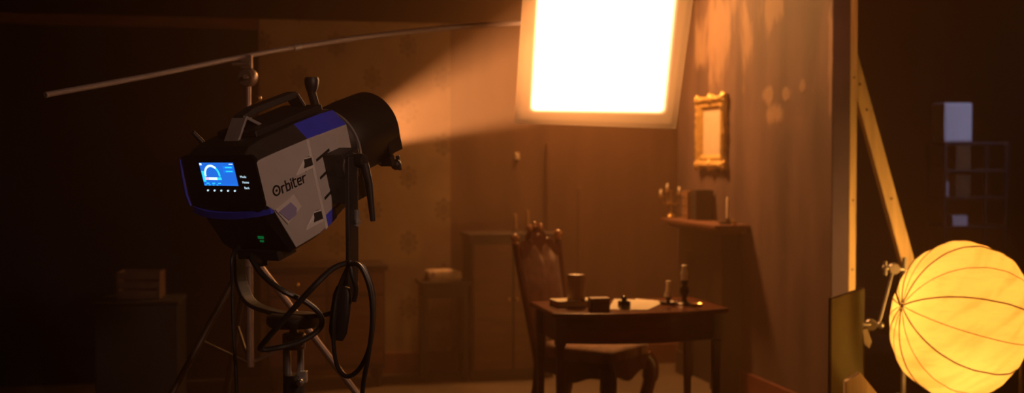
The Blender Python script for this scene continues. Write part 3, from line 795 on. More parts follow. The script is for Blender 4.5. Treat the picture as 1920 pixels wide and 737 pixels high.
# local +x is the way the chair faces
bm = NB()
seat = [(-.23, -.20), (.25, -.255), (.25, .255), (-.23, .20)]
def rpoly(poly, r, n=5):
    o = []; m_ = len(poly)
    for i in range(m_):
        p, a, b = V((*poly[i], 0)), V((*poly[i - 1], 0)), V((*poly[(i + 1) % m_], 0))
        pa, pb = p + (a - p).normalized() * r, p + (b - p).normalized() * r
        for k in range(n + 1):
            t = k / n; q = pa * (1 - t) ** 2 + p * 2 * t * (1 - t) + pb * t * t; o.append((q.x, q.y))
    return o
ro = rpoly(seat, .05)
rings = []
for z, k in ((.425, .99), (.44, 1.01), (.465, 1.01), (.488, .98), (.503, .90), (.512, .72), (.517, .42), (.518, .1)):
    rings.append([V((x * k + .01 * (1 - k), y * k, z)) for x, y in ro])
quadstrip(bm, rings); obj('seat', bm, 'uphol', ch, True, label='tapestry seat cushion')
bm = NB(); fr = rpoly([(p[0] * 1.01, p[1] * 1.01) for p in seat], .04)
prism(bm, fr, lambda x, y: V((x, y, .428)), lambda x, y: V((x, y, .372)))
# scalloped apron rails
for (a, b) in ((seat[0], seat[1]), (seat[1], seat[2]), (seat[2], seat[3])):
    A, B = V((*a, 0)), V((*b, 0)); pr = []
    for k in range(17):
        t = k / 16; pr.append((t, .375 - .055 * math.sin(PI * t) ** .7 - .012 * math.cos(4 * PI * t)))
    nn = V((-(B - A).y, (B - A).x, 0)).normalized()
    pl = [(0, .40)] + pr + [(1, .40)]
    prism(bm, pl, lambda t, z: A * .985 * (1 - t) + B * .985 * t + V((0, 0, z)), lambda t, z: A * .985 * (1 - t) + B * .985 * t + nn * .02 + V((0, 0, z)))
obj('seat_rail', bm, 'mahogany2', ch, bevel=.002, label='scalloped wooden seat rail')
for sy in (-1, 1):
    bm = NB()
    k = V((.225, sy * .23, 0)); d = V((.7, sy * .7, 0))
    tube(bm, smooth_path([k + d * .0 + V((0, 0, .41)), k + d * .035 + V((0, 0, .36)), k + d * .03 + V((0, 0, .27)), k - d * .005 + V((0, 0, .15)), k - d * .01 + V((0, 0, .07)), k + d * .02 + V((0, 0, .025)), k + d * .045 + V((0, 0, .012))], 5),
         [.045] * 5 + [.046] * 5 + [.036] * 5 + [.024] * 5 + [.018] * 5 + [.02] * 5 + [.022], 12)
    obj('leg', bm, 'mahogany2', ch, True)
    bm = NB(); bar(bm, [(-.215, sy * .18, .41), (-.225, sy * .185, .25), (-.29, sy * .195, .0)], .042, .040, V((0, 1, 0))); obj('leg', bm, 'mahogany2', ch, bevel=.004)
RK = .10
def bk_(y, z): return V((-.235 - (z - .45) * RK / .6, y, z))
for sy in (-1, 1):
    bm = NB()
    tube(bm, smooth_path([bk_(sy * .185, .40), bk_(sy * .20, .60), bk_(sy * .222, .85), bk_(sy * .235, 1.04)], 6), .019, 10)
    p = bk_(sy * .236, 1.045); po = obj('back_post', bm, 'mahogany2', ch, True)
    bm = NB(); lathe(bm, [(0, -.01), (.018, -.008), (.022, .0), (.014, .008), (.020, .018), (.026, .030), (.020, .042), (.008, .050), (0, .052)], p, 14); obj('finial', bm, 'polished', po, True, label='polished turned finial')
bm = NB()
def topline(y):
    t = y / .2
    return .985 + .055 * math.exp(-((abs(t) - .28) / .30) ** 2) - .03 * math.exp(-(t / .12) ** 2) - .035 * max(0, abs(t) - .6)
ys = [-.2 + .4 * i / 24 for i in range(25)]
low = [(y * .9, .56) for y in ys]
grid = []
for j in range(9):
    f = j / 8
    row = []
    for y in ys:
        z = .56 + (topline(y) - .56) * f; yy = y * (.92 + .08 * f)
        pad = .030 * (1 - (y / .2) ** 4) * (1 - (2 * f - 1) ** 6) + .008
        row.append((yy, z, pad))
    grid.append(row)
rings = [[bk_(y, z) + V((p, 0, 0)) for y, z, p in row] + [bk_(y, z) - V((p * .6, 0, 0)) for y, z, p in row[::-1]] for row in grid]
quadstrip(bm, rings); obj('backrest', bm, 'uphol', ch, True, label='tapestry backrest with a two-humped top')
bm = NB()
crest = [(y, topline(y) - .02) for y in ys]
top = [(y, 1.06 + .055 * math.exp(-(y / .09) ** 2) + .012 * math.cos(y * 90) - .05 * (abs(y) / .2) ** 2) for y in ys[::-1]]
prism(bm, crest + top, lambda y, z: bk_(y, z) + V((.014, 0, 0)), lambda y, z: bk_(y, z) - V((.018, 0, 0)))
ball(bm, bk_(0, 1.065) + V((.012, 0, 0)), .03, sc=(.5, 1, .8)); ball(bm, bk_(-.1, 1.045) + V((.012, 0, 0)), .022, sc=(.5, 1.4, .7)); ball(bm, bk_(.1, 1.045) + V((.012, 0, 0)), .022, sc=(.5, 1.4, .7))
crr = obj('crest_rail', bm, 'mahogany2', ch, True, label='carved crest rail')
for y, z in ((-.06, 1.118), (0, 1.132), (.06, 1.118)):
    bm = NB(); ball(bm, bk_(y, z), .017, sc=(1, 1, 1.25)); obj('crest_knob', bm, 'polished', crr, True)
bm = NB(); bar(bm, [bk_(-.19, .55), bk_(.19, .55)], .05, .03, V((0, 0, 1))); obj('lower_rail', bm, 'mahogany2', ch, bevel=.004)

# ------------------------------------------------------------------ mantelpiece on the right wall
PN = onwall(1408); ML = 1.0; MZ = 1.09; MD = .24
mt = thing('mantelpiece', 'dark wooden mantelpiece with projecting shelf against the right wall', 'mantelpiece', PN, math.atan2(D.y, D.x))
# local +x runs along the wall away from the camera, +y into the room
sgn_y = 1 if (M.Rotation(math.atan2(D.y, D.x), 3, 'Z') @ V((0, 1, 0))).dot(NR) > 0 else -1
bm = NB(); box(bm, (ML / 2, sgn_y * (MD / 2 + .002), MZ - .014), (ML, MD, .028)); obj('shelf', bm, 'mantel', mt, bevel=.005)
bm = NB(); box(bm, (ML / 2, sgn_y * (MD * .42 + .002), MZ - .042), (ML - .06, MD * .84, .028)); obj('cornice', bm, 'mantel', mt, bevel=.008)
bm = NB(); box(bm, (ML / 2 + .02, sgn_y * .072, MZ - .135), (ML - .24, .14, .16)); obj('frieze', bm, 'darkwood', mt, bevel=.004)
for x in (.20, ML - .16):
    bm = NB(); box(bm, (x, sgn_y * .072, (MZ - .21) / 2), (.15, .14, MZ - .21)); box(bm, (x, sgn_y * .08, .08), (.17, .156, .16)); obj('pilaster', bm, 'darkwood', mt, bevel=.004)
bm = NB(); box(bm, (ML / 2, sgn_y * .05, (MZ - .21) / 2), (ML - .45, .07, MZ - .21)); obj('fireback', bm, 'black', mt)
MROT = math.atan2(D.y, D.x)
def onmantel(px, depth=.12):               # point on the shelf seen at a column
    base_ = PN + NR * depth; k = (px - 960) / F_PX
    t = (k * base_.y - base_.x) / (D.x - k * D.y); p = base_ + D * t; return V((p.x, p.y, MZ))
# candelabrum
c = onmantel(1258, .13)
cb = thing('candelabrum', 'slender brass candelabrum with branching arms at the mantel\'s far end', 'candelabrum', c, MROT)
bm = NB(); lathe(bm, [(0, 0), (.034, 0), (.036, .006), (.024, .018), (.010, .026), (.006, .04), (.006, .10), (.009, .106), (.006, .112), (.006, .175), (.012, .18), (.014, .19), (0, .19)], (0, 0, 0), 18); obj('stem', bm, 'brass', cb, True)
for ang, L_, hz in ((90, .075, .165), (250, .06, .185), (10, .05, .205)):
    a = math.radians(ang); dx, dy = math.cos(a), math.sin(a)
    bm = NB(); tube(bm, smooth_path([(0, 0, .105), (dx * L_ * .5, dy * L_ * .5, .09), (dx * L_ * .95, dy * L_ * .95, .115), (dx * L_, dy * L_, hz - .025)], 5), .0045, 8)
    arm_ = obj('arm', bm, 'brass', cb, True)
    bm = NB(); lathe(bm, [(0, hz - .03), (.008, hz - .028), (.022, hz - .018), (.020, hz - .014), (.010, hz - .012), (.012, hz), (0, hz)], (dx * L_, dy * L_, 0), 14); obj('drip_cup', bm, 'brass', arm_, True)
    bm = NB(); lathe(bm, [(0, hz), (.009, hz), (.009, hz + .028), (.006, hz + .033), (0, hz + .032)], (dx * L_, dy * L_, 0), 10); obj('candle_stub', bm, 'wax', arm_, True)
# books
specs = [(1283, .030, .200, .15, 'leather3', 'thin tan book at the left end of the row on the mantel'), (1291, .026, .190, .145, 'leather2', 'red-brown book second in the row on the mantel'), (1299, .030, .196, .15, 'leather3', 'tan book between the red-brown one and the dark volume'), (1330, .10, .205, .125, 'bookdark', 'big dark thick volume at the right of the mantel row')]
pos = onmantel(1281, .155); run = V((0, 0, 0)); s_along = (V((pos.x, pos.y, 0)) - PN).dot(D)
for px, th, hh, dd, m, lab in specs:
    cen_ = s_along - th / 2; s_along -= th + .003
    p = PN + D * cen_ + NR * (.012 + dd / 2)
    b_ = thing('standing_book', lab, 'book', (p.x, p.y, MZ), MROT, 'books standing on the mantel shelf')
    bm = NB(); box(bm, (0, -sgn_y * .004, hh / 2), (th - .007, dd - .012, hh - .012)); obj('page_block', bm, 'pages', b_)
    bm = NB()
    for sx in (-1, 1): box(bm, (sx * (th / 2 - .0016), 0, hh / 2), (.003, dd, hh))
    box(bm, (0, sgn_y * (dd / 2 - .0016), hh / 2), (th, .003, hh))
    for z in (.2, .5, .8): box(bm, (0, sgn_y * (dd / 2 + .001), hh * z), (th, .004, .006))
    obj('cover', bm, m, b_, bevel=.001)
# chamberstick with taper
c = onmantel(1365, .10)
cs3 = thing('chamberstick', 'tall white taper in a dark saucer holder at the mantel\'s near end', 'candlestick', c, MROT)
bm = NB(); lathe(bm, [(0, 0), (.040, 0), (.066, .010), (.065, .013), (.035, .006), (.012, .008), (.011, .034), (.014, .036), (0, .036)], (0, 0, 0), 24); obj('saucer', bm, 'iron', cs3, True)
bm = NB(); tube(bm, [V((-.066 - .012 + .016 * math.cos(t), 0, .016 + .014 * math.sin(t))) for t in [2 * PI * k / 14 for k in range(15)]], .004, 6); obj('ring_handle', bm, 'brass', cs3, True)
bm = NB(); lathe(bm, [(0, .034), (.0105, .034), (.0095, .165), (.006, .173), (0, .174)], (0, 0, 0), 14); obj('taper', bm, 'wax', cs3, True)
bm = NB(); tube(bm, [(0, 0, .172), (.001, 0, .182)], .0014, 6); obj('wick', bm, 'wick', cs3)

# ------------------------------------------------------------------ gilt picture frame on the right wall
f0 = onwall(1364); f1 = onwall(1313)
fw = (f1 - f0).length; zc = at(1336, 248, (f0.y + f1.y) / 2).z; fh = .475
pf = thing('picture_frame', 'ornate gilt picture frame with a pale blank centre on the right wall', 'picture frame', ((f0 + f1) / 2) + V((0, 0, zc)), MROT)
bm = NB(); bw = .085
prof = [(0, .0), (.004, .030), (.018, .042), (.032, .036), (.045, .024), (.060, .028), (.072, .020), (bw, .008), (bw, .0)]   # inward distance, height off the wall
cor = [(-fw / 2, -fh / 2), (fw / 2, -fh / 2), (fw / 2, fh / 2), (-fw / 2, fh / 2)]
rings = []
for i in range(4):
    a, b = cor[i], cor[(i + 1) % 4]
    nseg = 18
    for k in range(nseg):
        t = k / nseg; r = []
        for dins, hgt in prof:
            ax_, az_ = (a[0] - math.copysign(dins, a[0])), (a[1] - math.copysign(dins, a[1]))
            bx_, bz_ = (b[0] - math.copysign(dins, b[0])), (b[1] - math.copysign(dins, b[1]))
            x, z = ax_ + (bx_ - ax_) * t, az_ + (bz_ - az_) * t
            wob = (.010 * math.sin(t * PI * 5) ** 2 + .012 * math.exp(-((t - .5) / .10) ** 2) + .016 * math.exp(-(min(t, 1 - t) / .07) ** 2)) * max(0, 1 - dins / .05)
            ox = wob if x > 0 else -wob; oz = wob if z > 0 else -wob
            if i in (0, 2): ox *= .3 if .08 < t < .92 else 1
            else: oz *= .3 if .08 < t < .92 else 1
            r.append(V((x + ox, sgn_y * (.004 + hgt + .004 * math.sin(t * PI * 16) * (dins < .05)), z + oz)))
        rings.append(r)
rings.append(rings[0]); quadstrip(bm, rings, True, False, False); obj('moulding', bm, 'gold', pf, True, label='carved gilt moulding')
for (x, z) in cor + [(0, fh / 2), (0, -fh / 2)]:
    bm = NB()
    prof_ = [(0, 0), (.036, 0), (.038, .006), (.028, .016), (.016, .020), (.012, .026), (0, .028)]
    rings_ = []
    for r_, h_ in prof_:
        rings_.append([V((x * .94 + r_ * (1 + .18 * math.cos(5 * t)) * math.cos(t), sgn_y * (.026 + h_), z * .94 + r_ * (1 + .18 * math.cos(5 * t)) * math.sin(t))) for t in [2 * PI * k / 30 for k in range(30)]])
    quadstrip(bm, rings_); obj('corner_ornament', bm, 'gold', pf, True)
bm = NB(); box(bm, (0, sgn_y * .009, 0), (fw - 2 * bw + .01, .006, fh - 2 * bw + .01)); obj('backing_board', bm, 'cream', pf, label='pale blank board')

# ------------------------------------------------------------------ timber supports behind the right wall
OUT = -NR
sp_ = R_END + OUT * .104 + D * .02
st = thing('timber_stud', 'upright pale timber stud fixed along the edge of the set wall', 'timber', sp_, MROT)
bm = NB(); box(bm, (.02, -sgn_y * .022, 1.5), (.09, .042, 3.0)); obj('beam', bm, 'wood_lumber', st, bevel=.003)
for z in (1.28, .9, 1.95):
    bm = NB(); lathe(bm, [(0, -.001), (.006, -.001), (.006, .002), (0, .002)], (-.0255, -sgn_y * .022, z), 10, axis=V((-1, 0, 0))); obj('knot', bm, 'leather', st)
tp = at(1600, 128, R_END.y + .09); lo_ = at(1712, 535, R_END.y + .09)
dv = (lo_ - tp); full = tp + dv * (tp.z / (tp.z - lo_.z)) * .995
bm = NB(); ln = (full - tp).length; dvn = (full - tp).normalized()
side = D; nn = dvn.cross(side).normalized()
w2, t2 = .038, .022
p0 = [tp + nn * a * w2 + side * b * t2 for a, b in ((-1, -1), (1, -1), (1, 1), (-1, 1))]
# top end cut plumb against the stud, foot cut level on the floor
def slide(p, z): return p + dvn * ((z - p.z) / dvn.z)
ringA = []
for p in p0:
    k = (tp + OUT * -.02 - p).dot(OUT) / dvn.dot(OUT) if abs(dvn.dot(OUT)) > .05 else 0
    ringA.append(p + dvn * k)
ringB = [slide(p, .0) for p in p0]
quadstrip(bm, [ringA, ringB]); br = obj('diagonal_brace', bm, 'wood_lumber', None, bevel=.003)
tag(br, 'slanting timber brace propping the back of the set wall', 'timber')
for t in (.045, .115, .36):
    p = tp + dvn * (t * ln) - side * (t2 + .0005); bm = NB(); lathe(bm, [(0, -.001), (.007, -.001), (.007, .002), (0, .002)], p, 10, axis=-side); obj('knot', bm, 'leather', br)
# angled timber offcut standing low in front of the flag
wp = [at(1586, 716, 5.25), at(1613, 699, 5.25), at(1646, 739, 5.25)]
bm = NB(); x0, x1, x2 = wp[0].x, wp[1].x, wp[2].x
sl = (wp[1].z - wp[2].z) / (x2 - x1); xe = x1 + wp[1].z / sl
poly = [(x0, 0), (x0, wp[0].z), (x1, wp[1].z), (xe, 0)]
prism(bm, poly, lambda x, z: V((x, 5.25, z)), lambda x, z: V((x, 5.29, z)))
tag(obj('corner_gusset', bm, 'wood_lumber', None, bevel=.002), 'triangular wooden gusset board standing in front of the olive flag', 'timber')

# ------------------------------------------------------------------ flag on a grip stand
A0, A1 = at(1557, 561, 5.42), at(1618, 540, 5.86)
A1.z = A0.z = (A0.z + A1.z) / 2 + .0
fl = thing('flag_panel', 'olive rectangular flag panel clamped upright at the end of the wall', 'flag', ((A0 + A1) / 2).xy.to_3d(), math.atan2((A1 - A0).y, (A1 - A0).x))
Lf = (A1.xy - A0.xy).length; zf = A0.z
bm = NB(); box(bm, (0, 0, zf / 2 + .05), (Lf, .012, zf - .10)); obj('cloth', bm, 'flagcloth', fl)
bm = NB(); tube(bm, [(-Lf / 2, 0, .1), (-Lf / 2, 0, zf), (Lf / 2, 0, zf), (Lf / 2, 0, .1), (-Lf / 2, 0, .1)], .009, 8); obj('wire_frame', bm, 'iron', fl, True)
gp = at(1696, 505, 5.95)
gs = thing('grip_stand', 'slim steel grip stand with jointed arm between the flag and lantern', 'stand', (gp.x, gp.y, 0))
bm = NB(); tube(bm, [(0, 0, .10), (0, 0, gp.z + .06)], .012, 12); obj('post', bm, 'dullsteel', gs, True)
for k in range(3):
    a = math.radians(20 + 120 * k); bm = NB(); tube(bm, smooth_path([(0, 0, .32), (.10 * math.cos(a), .10 * math.sin(a), .28), (.42 * math.cos(a), .42 * math.sin(a), .012)], 4), .011, 8); obj('leg', bm, 'dullsteel', gs, True)
w = lambda px, py, Y: at(px, py, Y) - V((gp.x, gp.y, 0))
bm = NB(); h0 = w(1664, 503, 5.93)
lathe(bm, [(0, -.02), (.026, -.02), (.03, 0), (.026, .02), (0, .02)], w(1676, 504, 5.93), 16, axis=V((0, 1, 0))); tube(bm, [w(1696, 505, 5.95), w(1664, 502, 5.92)], .010); tube(bm, [w(1660, 490, 5.92), w(1660, 516, 5.92)], .010); ball(bm, w(1660, 503, 5.92), .017)
obj('grip_head', bm, 'dullsteel', gs, True)
bm = NB(); tube(bm, [w(1675, 506, 5.92), w(1649, 604, 5.88)], .007, 10); obj('arm', bm, 'dullsteel', gs, True)
bm = NB(); lathe(bm, [(0, -.02), (.024, -.02), (.03, -.005), (.03, .005), (.024, .02), (0, .02)], w(1633, 609, 5.87), 16, axis=V((.3, 1, 0))); tube(bm, [w(1652, 609, 5.88), w(1616, 609, 5.85)], .012); ball(bm, w(1651, 610, 5.87), .018); tube(bm, [w(1614, 598, 5.845), w(1614, 622, 5.845)], .009)
obj('grip_head', bm, 'chrome', gs, True)
bm = NB(); tg = at(1622, 618, 5.84)
prism(bm, [(-.012, 0), (.012, .004), (.034, -.06), (.022, -.092), (-.004, -.072)], lambda x, z: tg + V((x, 0, z)), lambda x, z: tg + V((x, .006, z)))
tag(obj('tape_tag', bm, 'duct', None, bevel=.001), 'white cloth tag dangling from the grip beside the flag', 'tag')

# ------------------------------------------------------------------ lantern
LCEN = at(1799, 599, 5.3)
AXL = V((-.96, -.085, .235)).normalized()
fab = bpy.data.materials.new('lantern_silk'); fab.use_nodes = True
nt = fab.node_tree; nt.nodes.clear(); N = nt.nodes.new; L = nt.links.new
o_ = N('ShaderNodeOutputMaterial'); mx = N('ShaderNodeMixShader'); d1 = N('ShaderNodeBsdfDiffuse'); d2 = N('ShaderNodeBsdfTranslucent')
tc = N('ShaderNodeTexCoord'); nz = N('ShaderNodeTexNoise'); nz.inputs['Scale'].default_value = 5; nz.inputs['Detail'].default_value = 3
mp = N('ShaderNodeMapping'); mp.inputs['Rotation'].default_value = (0, .9, .3); mp.inputs['Scale'].default_value = (1, 1, 3.2); L(tc.outputs['Object'], mp.inputs['Vector']); L(mp.outputs['Vector'], nz.inputs['Vector'])
bp = N('ShaderNodeBump'); bp.inputs['Strength'].default_value = .55; bp.inputs['Distance'].default_value = .05; L(nz.outputs['Fac'], bp.inputs['Height'])
for d_ in (d1, d2): L(bp.outputs['Normal'], d_.inputs['Normal'])
# creased silk: fold shading put into the translucent colour as darker streaks
nz2 = N('ShaderNodeTexNoise'); nz2.inputs['Scale'].default_value = 4.2; nz2.inputs['Detail'].default_value = 3; nz2.inputs['Distortion'].default_value = .4
mp2 = N('ShaderNodeMapping'); mp2.inputs['Scale'].default_value = (.9, .9, 5.0)
mp3 = N('ShaderNodeMapping'); mp3.inputs['Rotation'].default_value = (0, .70, 0); L(tc.outputs['Object'], mp3.inputs['Vector']); L(mp3.outputs['Vector'], mp2.inputs['Vector']); L(mp2.outputs['Vector'], nz2.inputs['Vector'])
cr = N('ShaderNodeValToRGB'); cr.color_ramp.elements[0].position = .36; cr.color_ramp.elements[0].color = (.66, .54, .38, 1); cr.color_ramp.elements[1].position = .52; cr.color_ramp.elements[1].color = (.78, .70, .56, 1)
L(nz2.outputs['Fac'], cr.inputs['Fac']); L(cr.outputs['Color'], d2.inputs['Color'])
d1.inputs['Color'].default_value = (.80, .74, .62, 1); d2.inputs['Color'].default_value = (.78, .70, .56, 1); mx.inputs['Fac'].default_value = .6
L(d1.outputs[0], mx.inputs[1]); L(d2.outputs[0], mx.inputs[2]); L(mx.outputs[0], o_.inputs['Surface'])
MT['silk'] = fab
seam = bpy.data.materials.new('seam_binding'); seam.use_nodes = True
nts = seam.node_tree; bs_ = nts.nodes['Principled BSDF']; bs_.inputs['Base Color'].default_value = (.20, .18, .15, 1); bs_.inputs['Roughness'].default_value = .8
tr_ = nts.nodes.new('ShaderNodeBsdfTranslucent'); tr_.inputs['Color'].default_value = (.26, .27, .27, 1)
ms_ = nts.nodes.new('ShaderNodeMixShader'); ms_.inputs['Fac'].default_value = .75
nts.links.new(bs_.outputs[0], ms_.inputs[1]); nts.links.new(tr_.outputs[0], ms_.inputs[2]); nts.links.new(ms_.outputs[0], [n for n in nts.nodes if n.type == 'OUTPUT_MATERIAL'][0].inputs['Surface'])
MT['seam'] = seam
lt_ = thing('fabric_lantern', 'round yellow fabric lantern glowing at the right with wire ribs', 'lantern', LCEN)
ra, rb = .272, .352
RMl = V((0, 0, 1)).rotation_difference(AXL).to_matrix()
NRIB = 14; PH = .20
def lsurf(th, ph, k=1.0):
    # th 0 at the left pole; rounded barrel section with slight scallop between ribs
    e = .90
    cz, sz = math.cos(th), math.sin(th)
    z = ra * math.copysign(abs(cz) ** e, cz); r = rb * abs(sz) ** e
    sc_ = 1 - .03 * abs(math.sin((ph - PH) * NRIB / 2)) * sz
    wr = 1 + .006 * math.sin(ph * 31 + th * 9) * math.sin(th * 3) * sz + .005 * math.sin(ph * 17 - th * 22)* sz
    return RMl @ (V((r * math.cos(ph) * sc_ * wr, r * math.sin(ph) * sc_ * wr, z)) * k)
bm = NB()
quadstrip(bm, [[lsurf(PI * (i + .02) / 48.04, 2 * PI * k / 144) for k in range(144)] for i in range(49)], True, False, False)
obj('shade', bm, 'silk', lt_, True)
for k in range(NRIB):
    ph = PH + 2 * PI * k / NRIB
    bm = NB(); tube(bm, [lsurf(PI * (i + .3) / 32.6, ph, 1.002) for i in range(33)], .0034 if k % 2 else .0018, 6); obj('wire_rib', bm, 'seam', lt_, True)
bm = NB(); lathe(bm, [(0, -.012), (.010, -.012), (.011, 0), (.008, .008), (0, .010)], AXL * (ra - .002), 16, axis=AXL); obj('pole_cap', bm, 'leather2', lt_, True)
bm = NB(); lathe(bm, [(0, -.012), (.03, -.012), (.03, .03), (0, .03)], -AXL * (ra - .002), 16, axis=-AXL); obj('pole_cap', bm, 'iron', lt_, True)
bm = NB(); tube(bm, [AXL * (ra + .01), AXL * (ra + .03) + V((0, 0, .05)), AXL * (ra + .015) + V((0, 0, .14))], .004, 8); obj('hanging_cord', bm, 'iron', lt_, True)
# its floor stand: hidden arm from the right-hand pole down to the floor
sp0 = LCEN - AXL * (ra + .03)
ls = thing('lantern_stand', 'dark stand behind the glowing fabric lantern holding it up', 'stand', (sp0.x, sp0.y, 0))
bm = NB(); tube(bm, [(0, 0, .08), (0, 0, sp0.z + .06)], .013, 12); obj('post', bm, 'iron', ls, True)
bm = NB(); box(bm, (0, 0, sp0.z), (.05, .05, .05)); obj('clamp', bm, 'iron', ls, bevel=.004)
for k in range(3):
    a = math.radians(80 + 120 * k); bm = NB(); tube(bm, [(0, 0, .40), (.40 * math.cos(a), .40 * math.sin(a), .012)], .011, 8); obj('leg', bm, 'iron', ls, True)
pl = bpy.data.lights.new('lantern_bulb', 'POINT'); po_ = bpy.data.objects.new('lantern_bulb', pl); COL.objects.link(po_)
po_.location = LCEN; pl.energy = 17.5; pl.color = (1.0, .36, .047); pl.shadow_soft_size = .07

# ------------------------------------------------------------------ equipment cart in the right background
cx = at(1810, 430, 9.6)
ct = thing('equipment_cart', 'dark shelved equipment cart in the gloom behind the lantern', 'cart', (cx.x, cx.y, 0), 0)
k_ = 9.6 / F_PX
cw = 112 * k_
for z in (.25, .98, 1.21, 1.425, 1.64):
    bm = NB(); box(bm, (0, 0, z - .01), (cw, .42, .02)); obj('shelf', bm, 'black', ct, bevel=.002)
for sx in (-1, 1):
    for sy in (-1, 1):
        bm = NB(); box(bm, (sx * cw / 2, sy * .20, .82), (.025, .025, 1.64)); obj('post', bm, 'black', ct, bevel=.002)
def cartpos(px): return (at(px, 300, 9.6 - .12).x, cx.y - .10)
x, y = cartpos(1786)
wc = thing('white_case', 'white rectangular case standing on top of the equipment cart', 'case', (x, y, 1.64), math.radians(8))
bm = NB(); box(bm, (0, 0, .155), (.235, .20, .31)); obj('body', bm, 'whitecase', wc, bevel=.012, seg=3)
bm = NB(); box(bm, (0, -.101, .155), (.20, .004, .27)); obj('front_panel', bm, 'whitecase', wc, bevel=.002)
x, y = cartpos(1799); bm = NB(); box(bm, (0, 0, .095), (.115, .2, .19)); box(bm, (0, -.101, .07), (.05, .004, .05)); box(bm, (0, -.101, .15), (.10, .004, .012))
o = tag(obj('storage_box', bm, 'cardboard', None, bevel=.003), 'upper brown storage box on the cart shelf below the white case', 'box'); o.location = (x, y, 1.425)
x, y = cartpos(1799); bm = NB(); box(bm, (0, 0, .085), (.115, .2, .17)); box(bm, (0, -.101, .12), (.06, .004, .025))
o = tag(obj('storage_box', bm, 'cardboard', None, bevel=.003), 'lower brown storage box on the cart shelf above the grey tin', 'box'); o.location = (x, y, 1.21)
x, y = cartpos(1772); bm = NB(); lathe(bm, [(0, 0), (.02, 0), (.021, .01), (.021, .10), (.012, .125), (.012, .145), (0, .146)], (0, 0, 0), 14)
o = tag(obj('bottle', bm, 'whitecase', None, True), 'slim white bottle left of the brown boxes on the cart', 'bottle'); o.location = (x, y - .04, 1.21)
x, y = cartpos(1796); bm = NB(); box(bm, (0, 0, .035), (.12, .16, .07)); box(bm, (0, 0, .074), (.124, .164, .012))
o = tag(obj('tin', bm, 'whitecase', None, bevel=.004), 'small low grey tin on the cart shelf under the brown boxes', 'tin'); o.location = (x, y, .98)

# ------------------------------------------------------------------ dim furniture along the back wall
p = onback(603) + NBK * .30
sb = thing('sideboard', 'long low dark sideboard against the wallpapered wall behind the spotlight', 'sideboard', p, WALLROT)
bm = NB(); box(bm, (0, 0, .79), (.80, .42, .035)); obj('worktop', bm, 'darkwood', sb, bevel=.005)
bm = NB(); box(bm, (0, 0, .45), (.76, .38, .645)); obj('carcass', bm, 'darkwood', sb, bevel=.004)
for x in (-.19, .19):
    bm = NB(); box(bm, (x, -.195, .69), (.35, .016, .13)); dr = obj('drawer', bm, 'mantel', sb, bevel=.003)
    bm = NB(); ball(bm, (x, -.215, .69), .014); obj('knob', bm, 'brass', dr, True)
    bm = NB(); box(bm, (x, -.195, .38), (.35, .016, .44)); dr = obj('door', bm, 'mantel', sb, bevel=.003)
    bm = NB(); ball(bm, (x * .25, -.215, .42), .012); obj('knob', bm, 'brass', dr, True)
for sx in (-1, 1):
    for sy in (-1, 1):
        bm = NB(); lathe(bm, [(0, 0), (.018, 0), (.028, .10), (.028, .13), (0, .13)], (sx * .34, sy * .16, 0), 12); obj('foot', bm, 'darkwood', sb, True)
p = onback(818) + NBK * .28
sd = thing('side_table', 'small dark square side table by the back wall left of the chair', 'side table', p, WALLROT)
bm = NB(); box(bm, (0, 0, .665), (.34, .30, .03)); obj('tabletop', bm, 'darkwood', sd, bevel=.004)
bm = NB(); box(bm, (0, 0, .61), (.29, .25, .08)); obj('apron', bm, 'darkwood', sd, bevel=.003)
for sx in (-1, 1):
    for sy in (-1, 1):
        bm = NB(); box(bm, (sx * .135, sy * .115, .325), (.032, .032, .65)); obj('leg', bm, 'darkwood', sd, bevel=.003)
bm = NB()
ro = rrect(-.11, .11, -.08, .08, .03)
quadstrip(bm, [[V((x * k + .012 * math.sin(z * 60 + i), y * k, z)) for i, (x, y) in enumerate(ro)] for z, k in ((0, .97), (.012, 1.02), (.03, .98), (.045, 1.0), (.062, .95), (.07, .80))])
o = tag(obj('folded_cloth', bm, 'clothpale', None, True), 'pale folded cloth lying on the small side table', 'cloth'); o.location = p + V((0, 0, .682)); o.rotation_euler = (0, 0, WALLROT + .15)
p = onback(938) + NBK * .24
cab = thing('cabinet', 'dark waist-high cabinet against the back wall behind the chair', 'cabinet', p, WALLROT)
bm = NB(); box(bm, (0, 0, .985), (.62, .36, .03)); obj('top', bm, 'darkwood', cab, bevel=.005)
bm = NB(); box(bm, (0, 0, .485), (.58, .32, .97)); obj('body', bm, 'darkwood', cab, bevel=.004)
for x in (-.14, .14):
    bm = NB(); box(bm, (x, -.165, .50), (.265, .016, .86)); dr = obj('door', bm, 'mantel', cab, bevel=.003)
    bm = NB(); ball(bm, (x * .2, -.183, .55), .012); obj('knob', bm, 'brass', dr, True)
for px, hh, lab in ((951, .125, 'left pale candle standing on the cabinet behind the chair'), (973, .15, 'right pale candle standing on the cabinet behind the chair')):
    q = onback(px) + NBK * .26
    c_ = thing('cabinet_candle', lab, 'candle', V((q.x, q.y, 1.0)), 0, 'candles on the cabinet')
    bm = NB(); lathe(bm, [(0, 0), (.030, 0), (.032, .006), (.014, .012), (.014, .022), (0, .022)], (0, 0, 0), 16); obj('holder', bm, 'iron', c_, True)
    bm = NB(); lathe(bm, [(0, .02), (.013, .02), (.012, hh), (0, hh + .004)], (0, 0, 0), 12); obj('wax', bm, 'waxbrown', c_, True)
# small plaque on the back wall
q = onback(970) + NBK * -.014
bm = NB(); box(bm, (0, 0, 0), (.035, .012, .05)); box(bm, (0, -.008, 0), (.024, .008, .036))
o = tag(obj('wall_switch', bm, 'cream', None, bevel=.002), 'tiny pale plate on the back wall under the glowing panel', 'wall plate'); o.location = V((q.x, q.y, at(970, 293, q.y).z)); o.rotation_euler = (0, 0, WALLROT)

